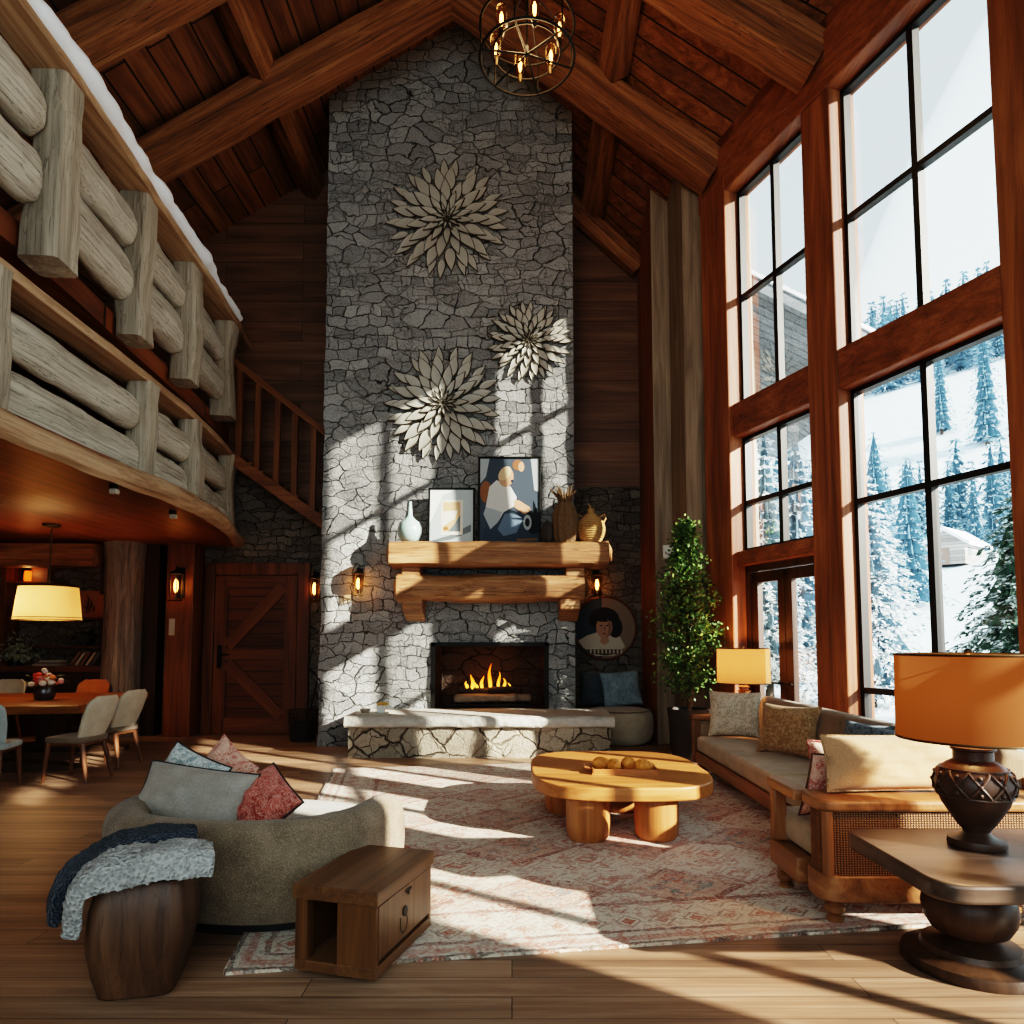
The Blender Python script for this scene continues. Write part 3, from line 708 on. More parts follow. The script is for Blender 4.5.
# ============================================================ furniture
F_=dict(
 bouc=fabric('loveseat_boucle','#554636','#94806a',150,.6,.008),
 seatl=fabric('loveseat_seat','#7d766b','#b5aea2',140,.4,.006),
 greyp=fabric('grey_satin','#7e766c','#aaa196',200,.15,.003,rough=.55),
 pipe=plain('dark_piping','#2a2724',.7),
 blue=patterned('blue_white_print','#d6dad6','#9aaaab',13,.56,'#6f8082'),
 red=patterned('red_damask','#8e3a30','#b25c4e',12,.5,'#c98f80'),
 redl=patterned('red_cream_print','#b8685a','#d29a86',10,.5,'#dcc0aa'),
 brown=fabric('brown_cloth','#4a2c1e','#6d4631',140),
 sofa=fabric('sofa_linen','#8f7860','#b89f82',220,.25,.003),
 sofab=fabric('sofa_back_linen','#705b47','#92795f',220,.25,.003),
 fluffy=patterned('fluffy_weave','#c8b69e','#a08d76',17,.5,'#dccdb8',60),
 tan=patterned('tan_weave','#94724e','#b4926c',20,.5,'#74583e',60),
 slate=patterned('slate_print','#3d454c','#5d6870',14,.5,'#7c878d'),
 coral=patterned('coral_print','#b5624c','#d8b49c',9,.5,'#e2cdb8'),
 cream=fabric('cream_linen','#a07a56','#c49c76',200,.2,.003,blot=2),
 navy=fabric('navy_knit','#10161f','#2c3846',90,1.0,.02),
 white=fabric('white_boucle','#8c8b87','#c4c3be',75,1.0,.02),
 chairb=fabric('chair_cream','#a3967f','#cbbfa9',220,.2,.003),
 chairs=fabric('chair_seat','#5a4c3f','#7b6b5a',220,.2,.003),
 bluegrey=fabric('bench_bluegrey','#7d8684','#a8afab',200,.2,.003),
 orange=fabric('chair_tan','#8a4a24','#b56c3a',220,.2,.003),
 pouf=fabric('pouf_fabric','#8a7d6c','#b8a992',180,.3,.004),
 charcoal=fabric('charcoal_cloth','#33383c','#565c61',160,.3,.004),
 bluek=fabric('blue_knit','#5a6970','#98a6ab',60,1.0,.012),
)
# ---- woven cane
m=NT('woven_cane'); v=m.coords('xzy'); 
wx=m.n('ShaderNodeTexWave'); wx.inputs['Scale'].default_value=22; wx.inputs['Distortion'].default_value=1; m.l(v,wx.inputs[0])
wz=m.n('ShaderNodeTexWave',bands_direction='Y'); wz.inputs['Scale'].default_value=26; wz.inputs['Distortion'].default_value=1; m.l(v,wz.inputs[0])
f=m.math('MULTIPLY',wx.outputs[1],wz.outputs[1]); m.bsdf(m.ramp(f,[(.0,C('#3f2412')),(.5,C('#83552e')),(1,C('#ad7a48'))]),.6,0,f,.8,.008); M['cane']=m.m
# ---- rug
RW,RL=4.6,5.05; c0=PZ(222,976); rang=R(8.7)
ux=Vector((math.cos(rang),math.sin(rang),0)); uy=Vector((-ux.y,ux.x,0)); rc=c0+ux*RW/2+uy*RL/2
m=NT('rug_pattern'); tc=m.n('ShaderNodeTexCoord'); sp=m.n('ShaderNodeSeparateXYZ'); m.l(tc.outputs['Object'],sp.inputs[0])
X_,Y_=sp.outputs[0],sp.outputs[1]
nv=m.noise(tc.outputs['Object'],9,3,.6); wob=m.math('MULTIPLY',m.math('SUBTRACT',nv,.5),.26)
dx=m.math('SUBTRACT',RW/2,m.math('ABSOLUTE',X_)); dy=m.math('SUBTRACT',RL/2,m.math('ABSOLUTE',Y_)); dd=m.math('ADD',m.math('MINIMUM',dx,dy),m.math('MULTIPLY',wob,.25))
def band(a,c): return m.math('MULTIPLY',m.math('GREATER_THAN',dd,a),m.math('LESS_THAN',dd,c))
def motif(per,off,k):
    ax=m.math('ADD',m.math('MULTIPLY',X_,1/per),m.math('ADD',off,wob)); ay=m.math('ADD',m.math('MULTIPLY',Y_,1/per),m.math('ADD',off*1.7,wob))
    fx=m.math('ABSOLUTE',m.math('SUBTRACT',m.math('FRACT',ax),.5)); fy=m.math('ABSOLUTE',m.math('SUBTRACT',m.math('FRACT',ay),.5))
    s=m.math('ADD',m.math('MULTIPLY',fx,k),fy); return s
cream,rust,drust,slate_=C('#d3c3ad'),C('#b0664c'),C('#8a4434'),C('#6f706c')
s1=motif(.44,.13,1.0); s2=motif(.22,.4,.8); s3=motif(.19,.2,1.0); s4=motif(.88,.31,.7)
col=m.mix(m.math('LESS_THAN',s4,.30),cream,C('#c69a80'))
ring=lambda s,a,c:m.math('MULTIPLY',m.math('GREATER_THAN',s,a),m.math('LESS_THAN',s,c))
col=m.mix(ring(s4,.30,.36),col,drust); col=m.mix(ring(s4,.12,.17),col,slate_)
col=m.mix(ring(s1,.10,.20),col,rust); col=m.mix(ring(s1,.30,.345),col,C('#a98a76')); col=m.mix(ring(s2,.08,.15),col,drust); col=m.mix(ring(s1,.43,.5),col,C('#bfa08a'))
# borders
bo=m.mix(m.math('LESS_THAN',s3,.22),C('#d8cab4'),rust); bo=m.mix(ring(s3,.34,.42),bo,C('#9b7d6d'))
col=m.mix(m.math('LESS_THAN',dd,.52),col,bo)
for a,c,cc in ((.50,.54,'#8a4f40'),(.44,.47,'#d8cab4'),(.14,.17,'#7c5b50'),(.0,.14,'#cfc2ae'),(.05,.10,'#b98a78'),(.0,.025,'#4a3a34')): col=m.mix(band(a,c),col,C(cc))
fade=m.noise(tc.outputs['Object'],3.2,5,.65); col=m.mix(m.ramp(fade,[(.42,.0),(.70,.6)]),col,C('#cdbda8'))
mo=m.noise(tc.outputs['Object'],13,5,.7,.8); col=m.mix(m.ramp(mo,[(.50,0.0),(.60,.75)]),col,C('#a85f48')); col=m.mix(m.ramp(mo,[(.36,.6),(.44,0.0)]),col,C('#7d5a4e')); nz=m.noise(tc.outputs['Object'],55,4,.7); col=m.mix(m.ramp(nz,[(.46,.0),(.66,.5)]),col,C('#e0d4c2')); col=m.mix(m.ramp(nz,[(.30,.45),(.45,0.0)]),col,C('#6a4c42'))
m.bsdf(col,.95,0,nz,.5,.012,.1,.1); M['rug']=m.m
b=MB(); b.prism(rrect(RW,RL,.02,2),0,.014)
o=b.build('area_rug',M['rug'],loc=(rc.x,rc.y,0.001),rot=(0,0,rang),smooth=0); tag(o,'large faded rust and cream oriental rug under the coffee table','rug')
RUGZ=.015
# ---- coffee table
ct=thing('coffee_table','low chunky oak coffee table with rounded square top on four drum legs','coffee table',(.87,5.95,RUGZ))
b=MB(); 
pts=[]
for k in range(64):
    a=2*PI*k/64; ca,sa=math.cos(a),math.sin(a); q=(abs(ca)**3.4+abs(sa)**3.4)**(-1/3.4); pts.append((ca*q*.71,sa*q*.84))
b.prism(pts,.325,.425); b.build('tabletop',M['oak'],ct,bevel=.012,bseg=3)
for (x,y) in ((-.30,-.58),(.22,-.56),(-.42,.25),(.10,.30)):
    b=MB(); b.lathe([(.135,0),(.158,.03),(.165,.12),(.165,.325)],32,(x,y,0)); b.build('leg',M['oakleg'],ct)
CTZ=.425+RUGZ
tr=thing('serving_tray','wooden rectangular tray holding golden pastries on the coffee table','tray',(.90,5.74,CTZ),R(-3))
b=MB(); b.box(-.26,.26,-.16,.16,0,.012); b.build('base',M['oak'],tr,smooth=0)
b=MB()
for a in ((-.26,.26,-.16,-.145,.012,.045),(-.26,.26,.145,.16,.012,.045),(-.26,-.245,-.16,.16,.012,.045),(.245,.26,-.16,.16,.012,.045)): b.box(*a)
b.build('rim',M['oak'],tr,smooth=0,bevel=.004)
b=MB(); b.tube([(-.26,-.06,.03),(-.31,-.06,.045),(-.31,.06,.045),(-.26,.06,.03)],.008,8); b.build('handle',M['oak'],tr)
M['pastry']=plain('baked_pastry','#d98a34',.5,var=.45,scale=16,bump=.4,bd=.01)
def roll():
    b=MB(); pts=[];rs=[]
    for i in range(25):
        t=i/24; a=-1.1+2.2*t; pts.append((.075*math.sin(a)*1.1,.05*math.cos(a)-.03,.045)); rs.append(.005+.045*math.sin(PI*t)**.7*(1+.12*math.sin(t*40)))
    b.tube(pts,rs,14); return b
r0=None
for i,(x,y,rz,l) in enumerate(((-.17,.03,.4,'leftmost golden pastry on the coffee table tray'),(-.06,-.04,1.8,'second golden pastry from the left on the tray'),(.06,.04,.9,'third golden pastry from the left on the tray'),(.16,-.03,2.6,'rightmost golden pastry on the coffee table tray'))):
    p=Matrix.Translation((.90,5.74,CTZ+.013))@Matrix.Rotation(R(-3),4,'Z')@Vector((x,y,0))
    if r0 is None:
        r0=roll().build('pastry',M['pastry'],loc=p,rot=(0,0,rz),smooth=60); tag(r0,l,'pastry','pastries on the tray')
    else: dup(r0,p,rz,l,'pastries on the tray')
# ---- sofa
SX,SY=2.35,5.8
so=thing('sofa','long beige wood-framed sofa along the windows with woven cane end','sofa',(SX,SY,RUGZ))
def sbox(name,mat,a,bev=.0,seg=2,label=None,sm=35):
    b=MB(); b.box(*a); o=b.build(name,mat,so,world=True,bevel=bev,bseg=seg,smooth=sm)
    if label: o['label']=label
    return o
def zof(z): return z+RUGZ
XF=2.06; XB=2.96; YF=8.0
sbox('base_rail',M['sofawood'],(XF,XB,4.4,YF,.14,.26),.01)
def rshape(x0,x1,y0,y1,r): return rrect(x1-x0,y1-y0,r,8,(x0+x1)/2,(y0+y1)/2)
def lshape(g=0):
    return [(x,y) for x,y in rshape(1.62-g,3.02,3.74-g,4.02+g,.11)]
b=MB(); b.prism(lshape(0),.13,.27); b.build('end_base',M['sofawood'],so,world=True,bevel=.012)
b=MB(); b.prism([(1.64+ (x-1.62)*.985,3.755+(y-3.74)*.9) for x,y in lshape(0)],.27,.60); b.build('woven_panel',M['cane'],so,world=True)['label']='woven cane end panel'
b=MB(); b.prism(lshape(.015),.60,.66); b.build('end_cap',M['sofawood'],so,world=True,bevel=.018,bseg=3)
for x in (1.665,2.985):
    b=MB(); b.cyl((x,3.775,.27),(x,3.775,.60),.03,n=14); b.build('end_post',M['sofawoodv'],so,world=True)
# open arm facing the room
for a in ((1.60,1.68,4.36,4.43,.28,.60),): sbox('arm_post',M['sofawoodv'],a,.012)
sbox('arm_rail',M['sofawood'],(1.59,1.70,4.03,4.46,.59,.65),.015,3)
sbox('arm_lower_rail',M['sofawood'],(1.60,1.69,4.03,4.45,.135,.28),.012)
sbox('end_seat_rail',M['sofawood'],(1.70,2.1,4.03,4.43,.14,.27),.01)
sbox('end_seat_cushion',F_['sofa'],(1.67,2.9,4.03,4.52,.28,.46),.05,4)
# seat and back cushions
for (y0,y1) in ((4.53,5.66),(5.68,6.82),(6.84,7.93)): sbox('seat_cushion',F_['sofa'],(XF+.0,2.72,y0,y1,.262,.43),.045,4)
for (y0,y1) in ((4.05,5.98),(6.0,7.93)):
    b=MB(); b.prism([(2.66,.42),(2.93,.42),(2.97,.86),(2.80,.88)],y0,y1,lambda x,z,t:(x,t,z)); b.build('back_cushion',F_['sofab'],so,world=True,bevel=.05,bseg=4)
sbox('back_frame',M['sofawood'],(2.90,2.97,3.95,YF,.2,.72),.01)
# far arm
for a in ((XF-.02,XF+.06,YF-.02,YF+.06,.13,.62),(2.86,2.94,YF-.02,YF+.06,.13,.62)): sbox('arm_post',M['sofawoodv'],a,.012)
b=MB(); b.box(XF-.04,2.95,YF-.05,YF+.09,.60,.655); b.build('arm_rail',M['sofawood'],so,world=True,bevel=.018,bseg=3)
sbox('arm_pad',F_['sofab'],(XF+.06,2.84,YF-.04,YF+.05,.27,.59),.03,3)
legp=[(.032,0),(.045,.012),(.045,.03),(.026,.042),(.05,.065),(.052,.09),(.03,.108),(.05,.122),(.05,.135)]
for (x,y) in ((1.66,4.35),(1.72,3.84),(2.66,3.84),(2.12,7.9),(2.88,7.9)):
    b=MB(); b.lathe(legp,20,(x,y,0)); b.build('leg',M['sofawoodv'],so,world=True)
SS=.43+RUGZ
pillow('sofa_cushion','fluffy off-white cushion at the far end of the sofa',(2.42,7.72,SS-.005),(R(-10),0,R(-28)),.56,.50,.20,F_['fluffy'],seed=3)
pillow('sofa_cushion','tan woven cushion leaning on the sofa back, second from the far end',(2.50,6.5,SS-.005),(R(-16),0,R(-52)),.60,.48,.19,F_['tan'],seed=5,pinch=.1)
pillow('sofa_cushion','small slate blue patterned cushion against the sofa back behind the coral one',(2.62,5.35,SS),(R(-14),0,R(-70)),.46,.44,.16,F_['slate'],seed=8)
pillow('sofa_cushion','coral and cream printed cushion behind the long cream cushion',(2.10,4.36,.46+RUGZ),(R(18),0,R(-16)),.56,.44,.15,F_['coral'],F_['red'],seed=11,pinch=.09)
pillow('sofa_cushion','brown red edged cushion at the left end of the sofa near end',(1.86,4.24,.46+RUGZ),(R(20),0,R(14)),.36,.40,.14,F_['redl'],F_['brown'],seed=12)
pillow('sofa_cushion','long cream lumbar cushion propped on the sofa wooden end cap',(2.12,3.91,.66+RUGZ),(R(-12),0,R(3)),.80,.30,.20,F_['cream'],F_['tan'],seed=14,pinch=.05)
pillow('sofa_cushion','dark patterned cushion in the near corner of the sofa behind the lamp',(2.56,4.55,.45+RUGZ),(R(-10),0,R(-35)),.5,.46,.16,F_['slate'],seed=17)
# ---- front end table and lamp
TZ=.56
et=thing('end_table','dark pedestal end table with rounded top in the right foreground','table',(2.13,3.36,0))
b=MB(); b.prism(rrect(1.05,.84,.13,8,.04,-.19),TZ-.075,TZ); b.build('tabletop',M['sidetop'],et,bevel=.015,bseg=3)
b=MB(); b.lathe([(.285,0),(.29,.02),(.285,.05),(.25,.06),(.21,.075),(.20,.10),(.12,.125),(.10,.14)],48,(0,0,0)); b.build('base',M['sideped'],et)
b=MB(); b.lathe([(.10,.135),(.16,.16),(.19,.21),(.198,.26),(.19,.31),(.165,.35),(.13,.375),(.125,.39),(.16,.405),(.17,.43),(.17,TZ-.075)],48,(0,0,0)); b.build('pedestal',M['sideped'],et)
# carved band lamp
m=NT('lamp_clay'); v=m.coords(); n=m.noise(v,20,4); sp=m.n('ShaderNodeSeparateXYZ'); tc=m.n('ShaderNodeTexCoord'); m.l(tc.outputs['Object'],sp.inputs[0])
m.bsdf(m.mix(n,C('#2c1c14'),C('#4d3426')),.45,0,n,.25,.006,.4); M['clay']=m.m
M['shade_o']=shade_mat('amber_shade','#5a3c28','#f07a1e',.10,.22); M['shade_in']=shade_mat('shade_lining','#f0d9a8','#ffc060',.6)
M['shade_c']=shade_mat('cream_shade','#a8805c','#ffa552',.12,.40); M['shade_w']=shade_mat('ivory_shade','#d9bd92','#ff9a34',.30,.5)
def table_lamp(name,label,loc,sr,z_sh0,z_sh1,vase,shade,power,carved):
    t=thing(name,label,'lamp',loc)
    b=MB(); b.lathe([(.115,0),(.12,.012),(.115,.035),(.075,.045),(.05,.07)],40); b.build('base',M['clay'],t)
    b=MB(); b.lathe(vase,48); vb=b.build('body',M['clay'],t,smooth=50)
    if carved:
        zc=[z for r,z in vase]; 
        def rad(z):
            for (r0,z0),(r1,z1) in zip(vase,vase[1:]):
                if z0<=z<=z1: return lerp(r0,r1,(z-z0)/(z1-z0+1e-6))
            return .1
        zl,zh=.235,.345
        b=MB()
        for k in range(11):
            for (s,o_) in ((1,0),(-1,0)):
                pts=[]
                for i in range(9):
                    q=i/8; z=lerp(zl,zh,q); a=2*PI*(k+s*q*1.0)/11; r=rad(z)+.003; pts.append((r*math.cos(a),r*math.sin(a),z))
                b.tube(pts,.006,6)
            for i in range(3):
                z=lerp(zl,zh,(i+.5)/3); a=2*PI*(k+.5)/11; r=rad(z)+.002; b.sphere((r*math.cos(a),r*math.sin(a),z),.011,8,6)
        for z in (zl-.005,zh+.005):
            r=rad(z)+.002; b.tube([(r*math.cos(2*PI*i/48),r*math.sin(2*PI*i/48),z) for i in range(48)],.006,6,closed=True)
        b.build('carved_band',M['clay'],t,smooth=60)['label']='carved lattice band'
    ztop=vase[-1][1]
    b=MB(); b.cyl((0,0,ztop-.01),(0,0,z_sh1+.015),.014,n=12); b.build('stem',M['bronze'],t)
    b=MB(); b.lathe([(sr*1.0,z_sh0),(sr*.985,z_sh1)],64,cap=False); s=b.build('lamp_shade',M[shade],t,smooth=60,norm=False)
    b=MB(); 
    for r,z in ((sr,z_sh0),(sr*.985,z_sh1)): b.tube([(r*math.cos(2*PI*i/64),r*math.sin(2*PI*i/64),z) for i in range(64)],.006,6,closed=True)
    b.build('rim',M['bronze'],s)
    b=MB()
    for k in range(3): a=2*PI*k/3; b.cyl((0,0,z_sh1-.02),(sr*.98*math.cos(a),sr*.98*math.sin(a),z_sh1-.012),.004,n=6)
    b.sphere((0,0,z_sh1+.012),.018,10,8); b.build('finial',M['bronze'],t)
    b=MB(); b.sphere((0,0,(z_sh0+z_sh1)/2-.03),.04,14,10,sz=1.3); b.build('bulb',M['bulbw'],t)
    point(name+'_light',(loc[0],loc[1],loc[2]+(z_sh0+z_sh1)/2+.06),power,WARM,.06)
    return t
M['bulbw']=emit('warm_bulb','#ffcf8a',6)
vaseA=[(.05,.045),(.055,.07),(.085,.11),(.135,.19),(.160,.26),(.163,.29),(.150,.335),(.112,.372),(.082,.39),(.082,.43),(.092,.437),(.092,.447),(.045,.458)]
table_lamp('table_lamp','large brown carved table lamp with amber drum shade on the right foreground table',(2.13,3.28,TZ),.312,.487,.872,vaseA,'shade_o',34,True)
# far lamp on its own small table
ft=thing('end_table','small end table behind the far end of the sofa','table',(2.66,8.36,0))
b=MB(); b.prism(rrect(.50,.46,.06,5),.56,.60); b.build('tabletop',M['sidetop'],ft,bevel=.008)
for sx in (-.2,.2):
    for sy in (-.18,.18): b=MB(); b.box(sx-.02,sx+.02,sy-.02,sy+.02,0,.56); b.build('leg',M['sideped'],ft,smooth=0)
M['turned']=plain('turned_wood','#8a5a34',.4,var=.25,scale=8)
cl=M['clay']; M['clay']=M['turned']
table_lamp('table_lamp','smaller table lamp with cream drum shade at the far end of the sofa',(2.71,8.24,.60),.30,.40,.80,[(.05,.045),(.06,.07),(.10,.12),(.12,.19),(.11,.24),(.06,.28),(.06,.29),(.08,.305),(.05,.32),(.05,.34),(.07,.355),(.03,.375)],'shade_c',34,False)
M['clay']=cl
# ---- foreground: box table
N=PZ(375,988); L=PZ(303,965); Rr=PZ(434,925)
ang=math.atan2(Rr.y-N.y,Rr.x-N.x)-R(1)     # along the door side
bx=thing('box_side_table','low walnut box side table with an open cubby and a door','side table',(N.x,N.y,RUGZ),ang)
a_,w_,h_=.62,.40,.39     # x: along door side, y: toward the left side
T=.03
def bb(name,mat,a,bev=.004,par=bx,label=None):
    b=MB(); b.box(*a); o=b.build(name,mat,par,bevel=bev,smooth=0)
    if label: o['label']=label
    return o
bb('tabletop',M['walnut'],(-.012,a_+.012,-.012,w_+.012,.325,h_),.006)
bb('bottom',M['walnut'],(0,a_,0,w_,.012,.06))
bb('foot',M['walnutv'],(.05,.12,.06,w_-.06,0,.012)); bb('foot',M['walnutv'],(a_-.12,a_-.05,.06,w_-.06,0,.012))
bb('front_panel',M['walnutv'],(0,T,0,.19,.058,.326)); bb('corner_post',M['walnutv'],(0,.06,w_-.06,w_,.058,.326))
bb('back_panel',M['walnutv'],(a_-T,a_,0,w_,.058,.326)); bb('divider',M['walnutv'],(T,.5,.17,.19,.06,.325)); bb('side_panel',M['walnutv'],(.06,a_-.02,w_-.022,w_-.002,.058,.326)); bb('cubby_back',M['walnutv'],(.36,.38,.19,w_-.002,.06,.325))
bb('far_post',M['walnutv'],(a_-.12,a_-T,w_-.03,w_,.058,.326))
dp=bb('door',M['walnutv'],(.02,a_-.02,-.004,T-.004,.085,.318))
b=MB(); b.box(.30,.36,-.008,-.002,.285,.297); b.sphere((.33,-.006,.28),.014,10,6,sy=.3); b.build('handle',M['black'],dp,smooth=0)
b=MB(); 
for k in range(1): b.prism([(.29+.024*math.cos(q*PI/8),.205+.024*math.sin(q*PI/8)) for q in range(16)],-.009,-.003,lambda x,z,t:(x,t,z))
b.build('keyhole',M['black'],dp,smooth=0)
b=MB(); b.tube([(.24,-.006,.19),(.235,-.008,.14),(.26,-.008,.115),(.30,-.008,.12),(.315,-.007,.16),(.30,-.006,.20)],.0018,6); b.build('cord_pull',M['black'],dp)
# ---- loveseat
LC=Vector((-1.49,4.28,0)); lrot=R(-13)
lv=thing('loveseat','curved boucle loveseat seen from behind in the left foreground','loveseat',(LC.x,LC.y,0),lrot)
A_,B2_=.83,.72
def oe(th,off=0): 
    e=2.5; ca,sa=math.cos(th),math.sin(th); q=(abs(ca)**e+abs(sa)**e)**(-1/e); return ((A_-off)*ca*q,(B2_-off)*sa*q)
prof=[(.05,.085),(.012,.14),(0,.30),(0,.48),(.015,.535),(.05,.57),(.10,.58),(.15,.565),(.18,.52),(.195,.40)]
b=MB(); n=90; t0,t1=R(146),R(378)
rings=[]
for i in range(n+1):
    t=i/n; th=lerp(t0,t1,t); k=1.0+.9*max(0,1-t*2.6)            # the left arm is broader
    endf=min(1,t/.05,(1-t)/.06); hh=.86+.14*math.sqrt(max(0,1-(1-endf)**2)); lift=.02*math.sin(t*PI)
    hz=1.0+.04*max(0,(t-.55)/.45)
    rings.append([b.v(oe(th,o_*k)+(z*(hh if z>.3 else 1)*hz if z>.3 else z,)) for o_,z in prof])
for P0,P1 in zip(rings,rings[1:]):
    for j in range(len(prof)-1): b.f([P0[j],P0[j+1],P1[j+1],P1[j]])
b.f(rings[0]); b.f(list(reversed(rings[-1])))
b.build('back_shell',F_['bouc'],lv,smooth=60)
b=MB(); rr_=[]
for off,z in ((.14,.09),(.10,.12),(.10,.36),(.12,.41),(.18,.425),(.4,.43)):
    rr_.append([b.v(oe(2*PI*k/72,off)+(z,)) for k in range(72)])
for P0,P1 in zip(rr_,rr_[1:]):
    for k in range(72): b.f([P0[k],P0[(k+1)%72],P1[(k+1)%72],P1[k]])
b.f(rr_[-1]); b.f(list(reversed(rr_[0]))); b.build('seat',F_['seatl'],lv,smooth=60)
b=MB(); b.prism([oe(2*PI*k/60,.14) for k in range(60)],0.0,.10); b.build('plinth',M['black'],lv)
p=lambda px,py,z:PZ(px,py,z)
pillow('loveseat_cushion','large plain grey satin cushion with dark piping on the loveseat',(-1.90,4.10,.42),(R(-27),R(4),R(-15)),.76,.36,.2,F_['greyp'],F_['pipe'],seed=21,pinch=.06)
pillow('loveseat_cushion','red damask cushion leaning on the grey one on the loveseat',(-1.56,4.06,.45),(R(-46),R(24),R(-46)),.42,.35,.18,F_['red'],F_['pipe'],seed=22,pinch=.05)
pillow('loveseat_cushion','pale blue and white leafy print cushion on the loveseat',(-2.14,4.42,.43),(R(-28),R(16),R(-24)),.50,.40,.17,F_['blue'],F_['pipe'],seed=23,pinch=.08)
pillow('loveseat_cushion','red and cream print cushion at the back of the loveseat pile',(-2.04,4.66,.43),(R(-26),R(26),R(-34)),.44,.42,.16,F_['redl'],seed=24,pinch=.08)
# ---- stool and throws
sc_=Vector((-1.615,3.18,0))
st=thing('drum_stool','dark barrel-shaped wooden stool in the left foreground','stool',(sc_.x,sc_.y,0))
b=MB(); b.lathe([(.135,0),(.148,.01),(.172,.10),(.190,.20),(.195,.27),(.187,.37),(.17,.455),(.16,.475)],96,e=8,rot=R(12)); b.build('body',M['stool'],st,smooth=30)
def throw(name,label,mat,path,hw,thick,shift,z0,seed,bump,lobes=1,tap=1):
    r=thing(name,label,'throw blanket',(sc_.x,sc_.y,z0+.015),R(27.2))
    b=MB(); nn=60; mm=64
    def along(t):
        s=t*(len(path)-1); i=min(len(path)-2,int(s)); f=s-i
        p0=path[max(i-1,0)];p1=path[i];p2=path[i+1];p3=path[min(i+2,len(path)-1)]
        return tuple(.5*((2*p1[k])+(-p0[k]+p2[k])*f+(2*p0[k]-5*p1[k]+4*p2[k]-p3[k])*f*f+(-p0[k]+3*p1[k]-3*p2[k]+p3[k])*f**3) for k in range(len(p1)))
    def fn(u,v):
        t=.0+v; c=along(t); d0=along(max(0,t-.02)); d1=along(min(1,t+.02)); tx,tz=d1[0]-d0[0],d1[1]-d0[1]; l=math.hypot(tx,tz); nx,nz=tz/l,-tx/l
        if nz<0 and abs(nz)>.2: nx,nz=-nx,-nz
        elif abs(nz)<=.2 and nx>0: nx,nz=-nx,-nz
        a=2*PI*u; ca,sa=math.cos(a),math.sin(a); ef=min(1,t/.05,(1-t)/.05); ef=math.sqrt(max(0.02,1-(1-ef)**2))
        w=hw*c[2]; yy=shift+ (abs(ca)**.75)*(1 if ca>0 else -1)*w*(.93+.07*ef)+c[3]
        th=thick*ef*(abs(sa)**.6)*(1 if sa>0 else 0.0)
        k=fbm(yy*5+seed,t*5,seed)*.012+ .010*math.sin(yy*38+seed)*c[4]*(1 if sa>0 else 0)
        k+=bump*fbm(yy*55,t*45,seed)*(1 if sa>0 else .0)
        droop=-.05*abs(ca)**4*(1-abs(tz/l))
        return (c[0]+nx*(th+k),yy,c[1]+nz*(th+k)+droop)
    V=b.grid(fn,mm,nn,wu=True)
    b.f([V[i][0] for i in range(mm)]); b.f([V[i][nn] for i in range(mm)])
    b.build('cloth',mat,r,smooth=80)
    return r
throw('knit_throw','dark navy chunky knit throw draped over the back of the stool',F_['navy'],[(.20,.085,.6,.0,0.2),(.08,.11,.9,0,.3),(-.08,.105,1.0,0,.5),(-.22,.045,1.0,0,.8),(-.30,-.05,.95,-.02,1),(-.325,-.17,.85,-.03,1)],.15,.055,.12,.46,3,.006)
throw('boucle_throw','nubby white boucle throw folded over the front of the stool',F_['white'],[(.25,.03,.7,-.02,.1),(.17,.055,.95,0,.1),(.03,.065,1.0,0,.2),(-.11,.05,.95,0,.3),(-.205,.0,.75,-.02,.5),(-.235,-.09,.5,-.04,.8),(-.245,-.18,.40,-.05,.8)],.165,.07,-.07,.46,9,.012)
# ============================================================ flower reliefs on the chimney
M['petal']=plain('pale_metal_petal','#a5a196',.5,.15,var=.15,scale=12,bump=.15); M['petaldark']=plain('petal_edge','#3a3226',.6,.2)
def petal_mesh(name,L,Wd,rim=.011):
    b=MB(); n=10
    def outl(s):
        pts=[]
        for i in range(n+1):
            t=i/n; w=Wd/2*math.sin(PI*t**.8)**.9*(1-.25*t); pts.append((w,t))
        return pts
    o=outl(1); inner=[]
    top=[b.v((0,0,0))]
    L0=[];R0=[];L1=[];R1=[];C1=[]
    for w,t in o:
        y=t*L; z=.018*math.sin(PI*t)+.008*t
        L0.append(b.v((-w-.002,y,z))); R0.append(b.v((w+.002,y,z)))
        wi=max(0,w-rim); yi=min(max(y,rim*1.2),L-rim*1.8)
        L1.append(b.v((-wi,yi,z+.010+.01*wi/max(Wd,.01)))); R1.append(b.v((wi,yi,z+.010+.01*wi/max(Wd,.01)))); C1.append(b.v((0,yi,z+.002)))
    for i in range(n):
        b.f([L0[i],L0[i+1],L1[i+1],L1[i]],1); b.f([R1[i],R1[i+1],R0[i+1],R0[i]],1)
        b.f([L1[i],L1[i+1],C1[i+1],C1[i]],0); b.f([C1[i],C1[i+1],R1[i+1],R1[i]],0)
    bmesh.ops.remove_doubles(b.bm,verts=b.bm.verts[:],dist=1e-5)
    return b
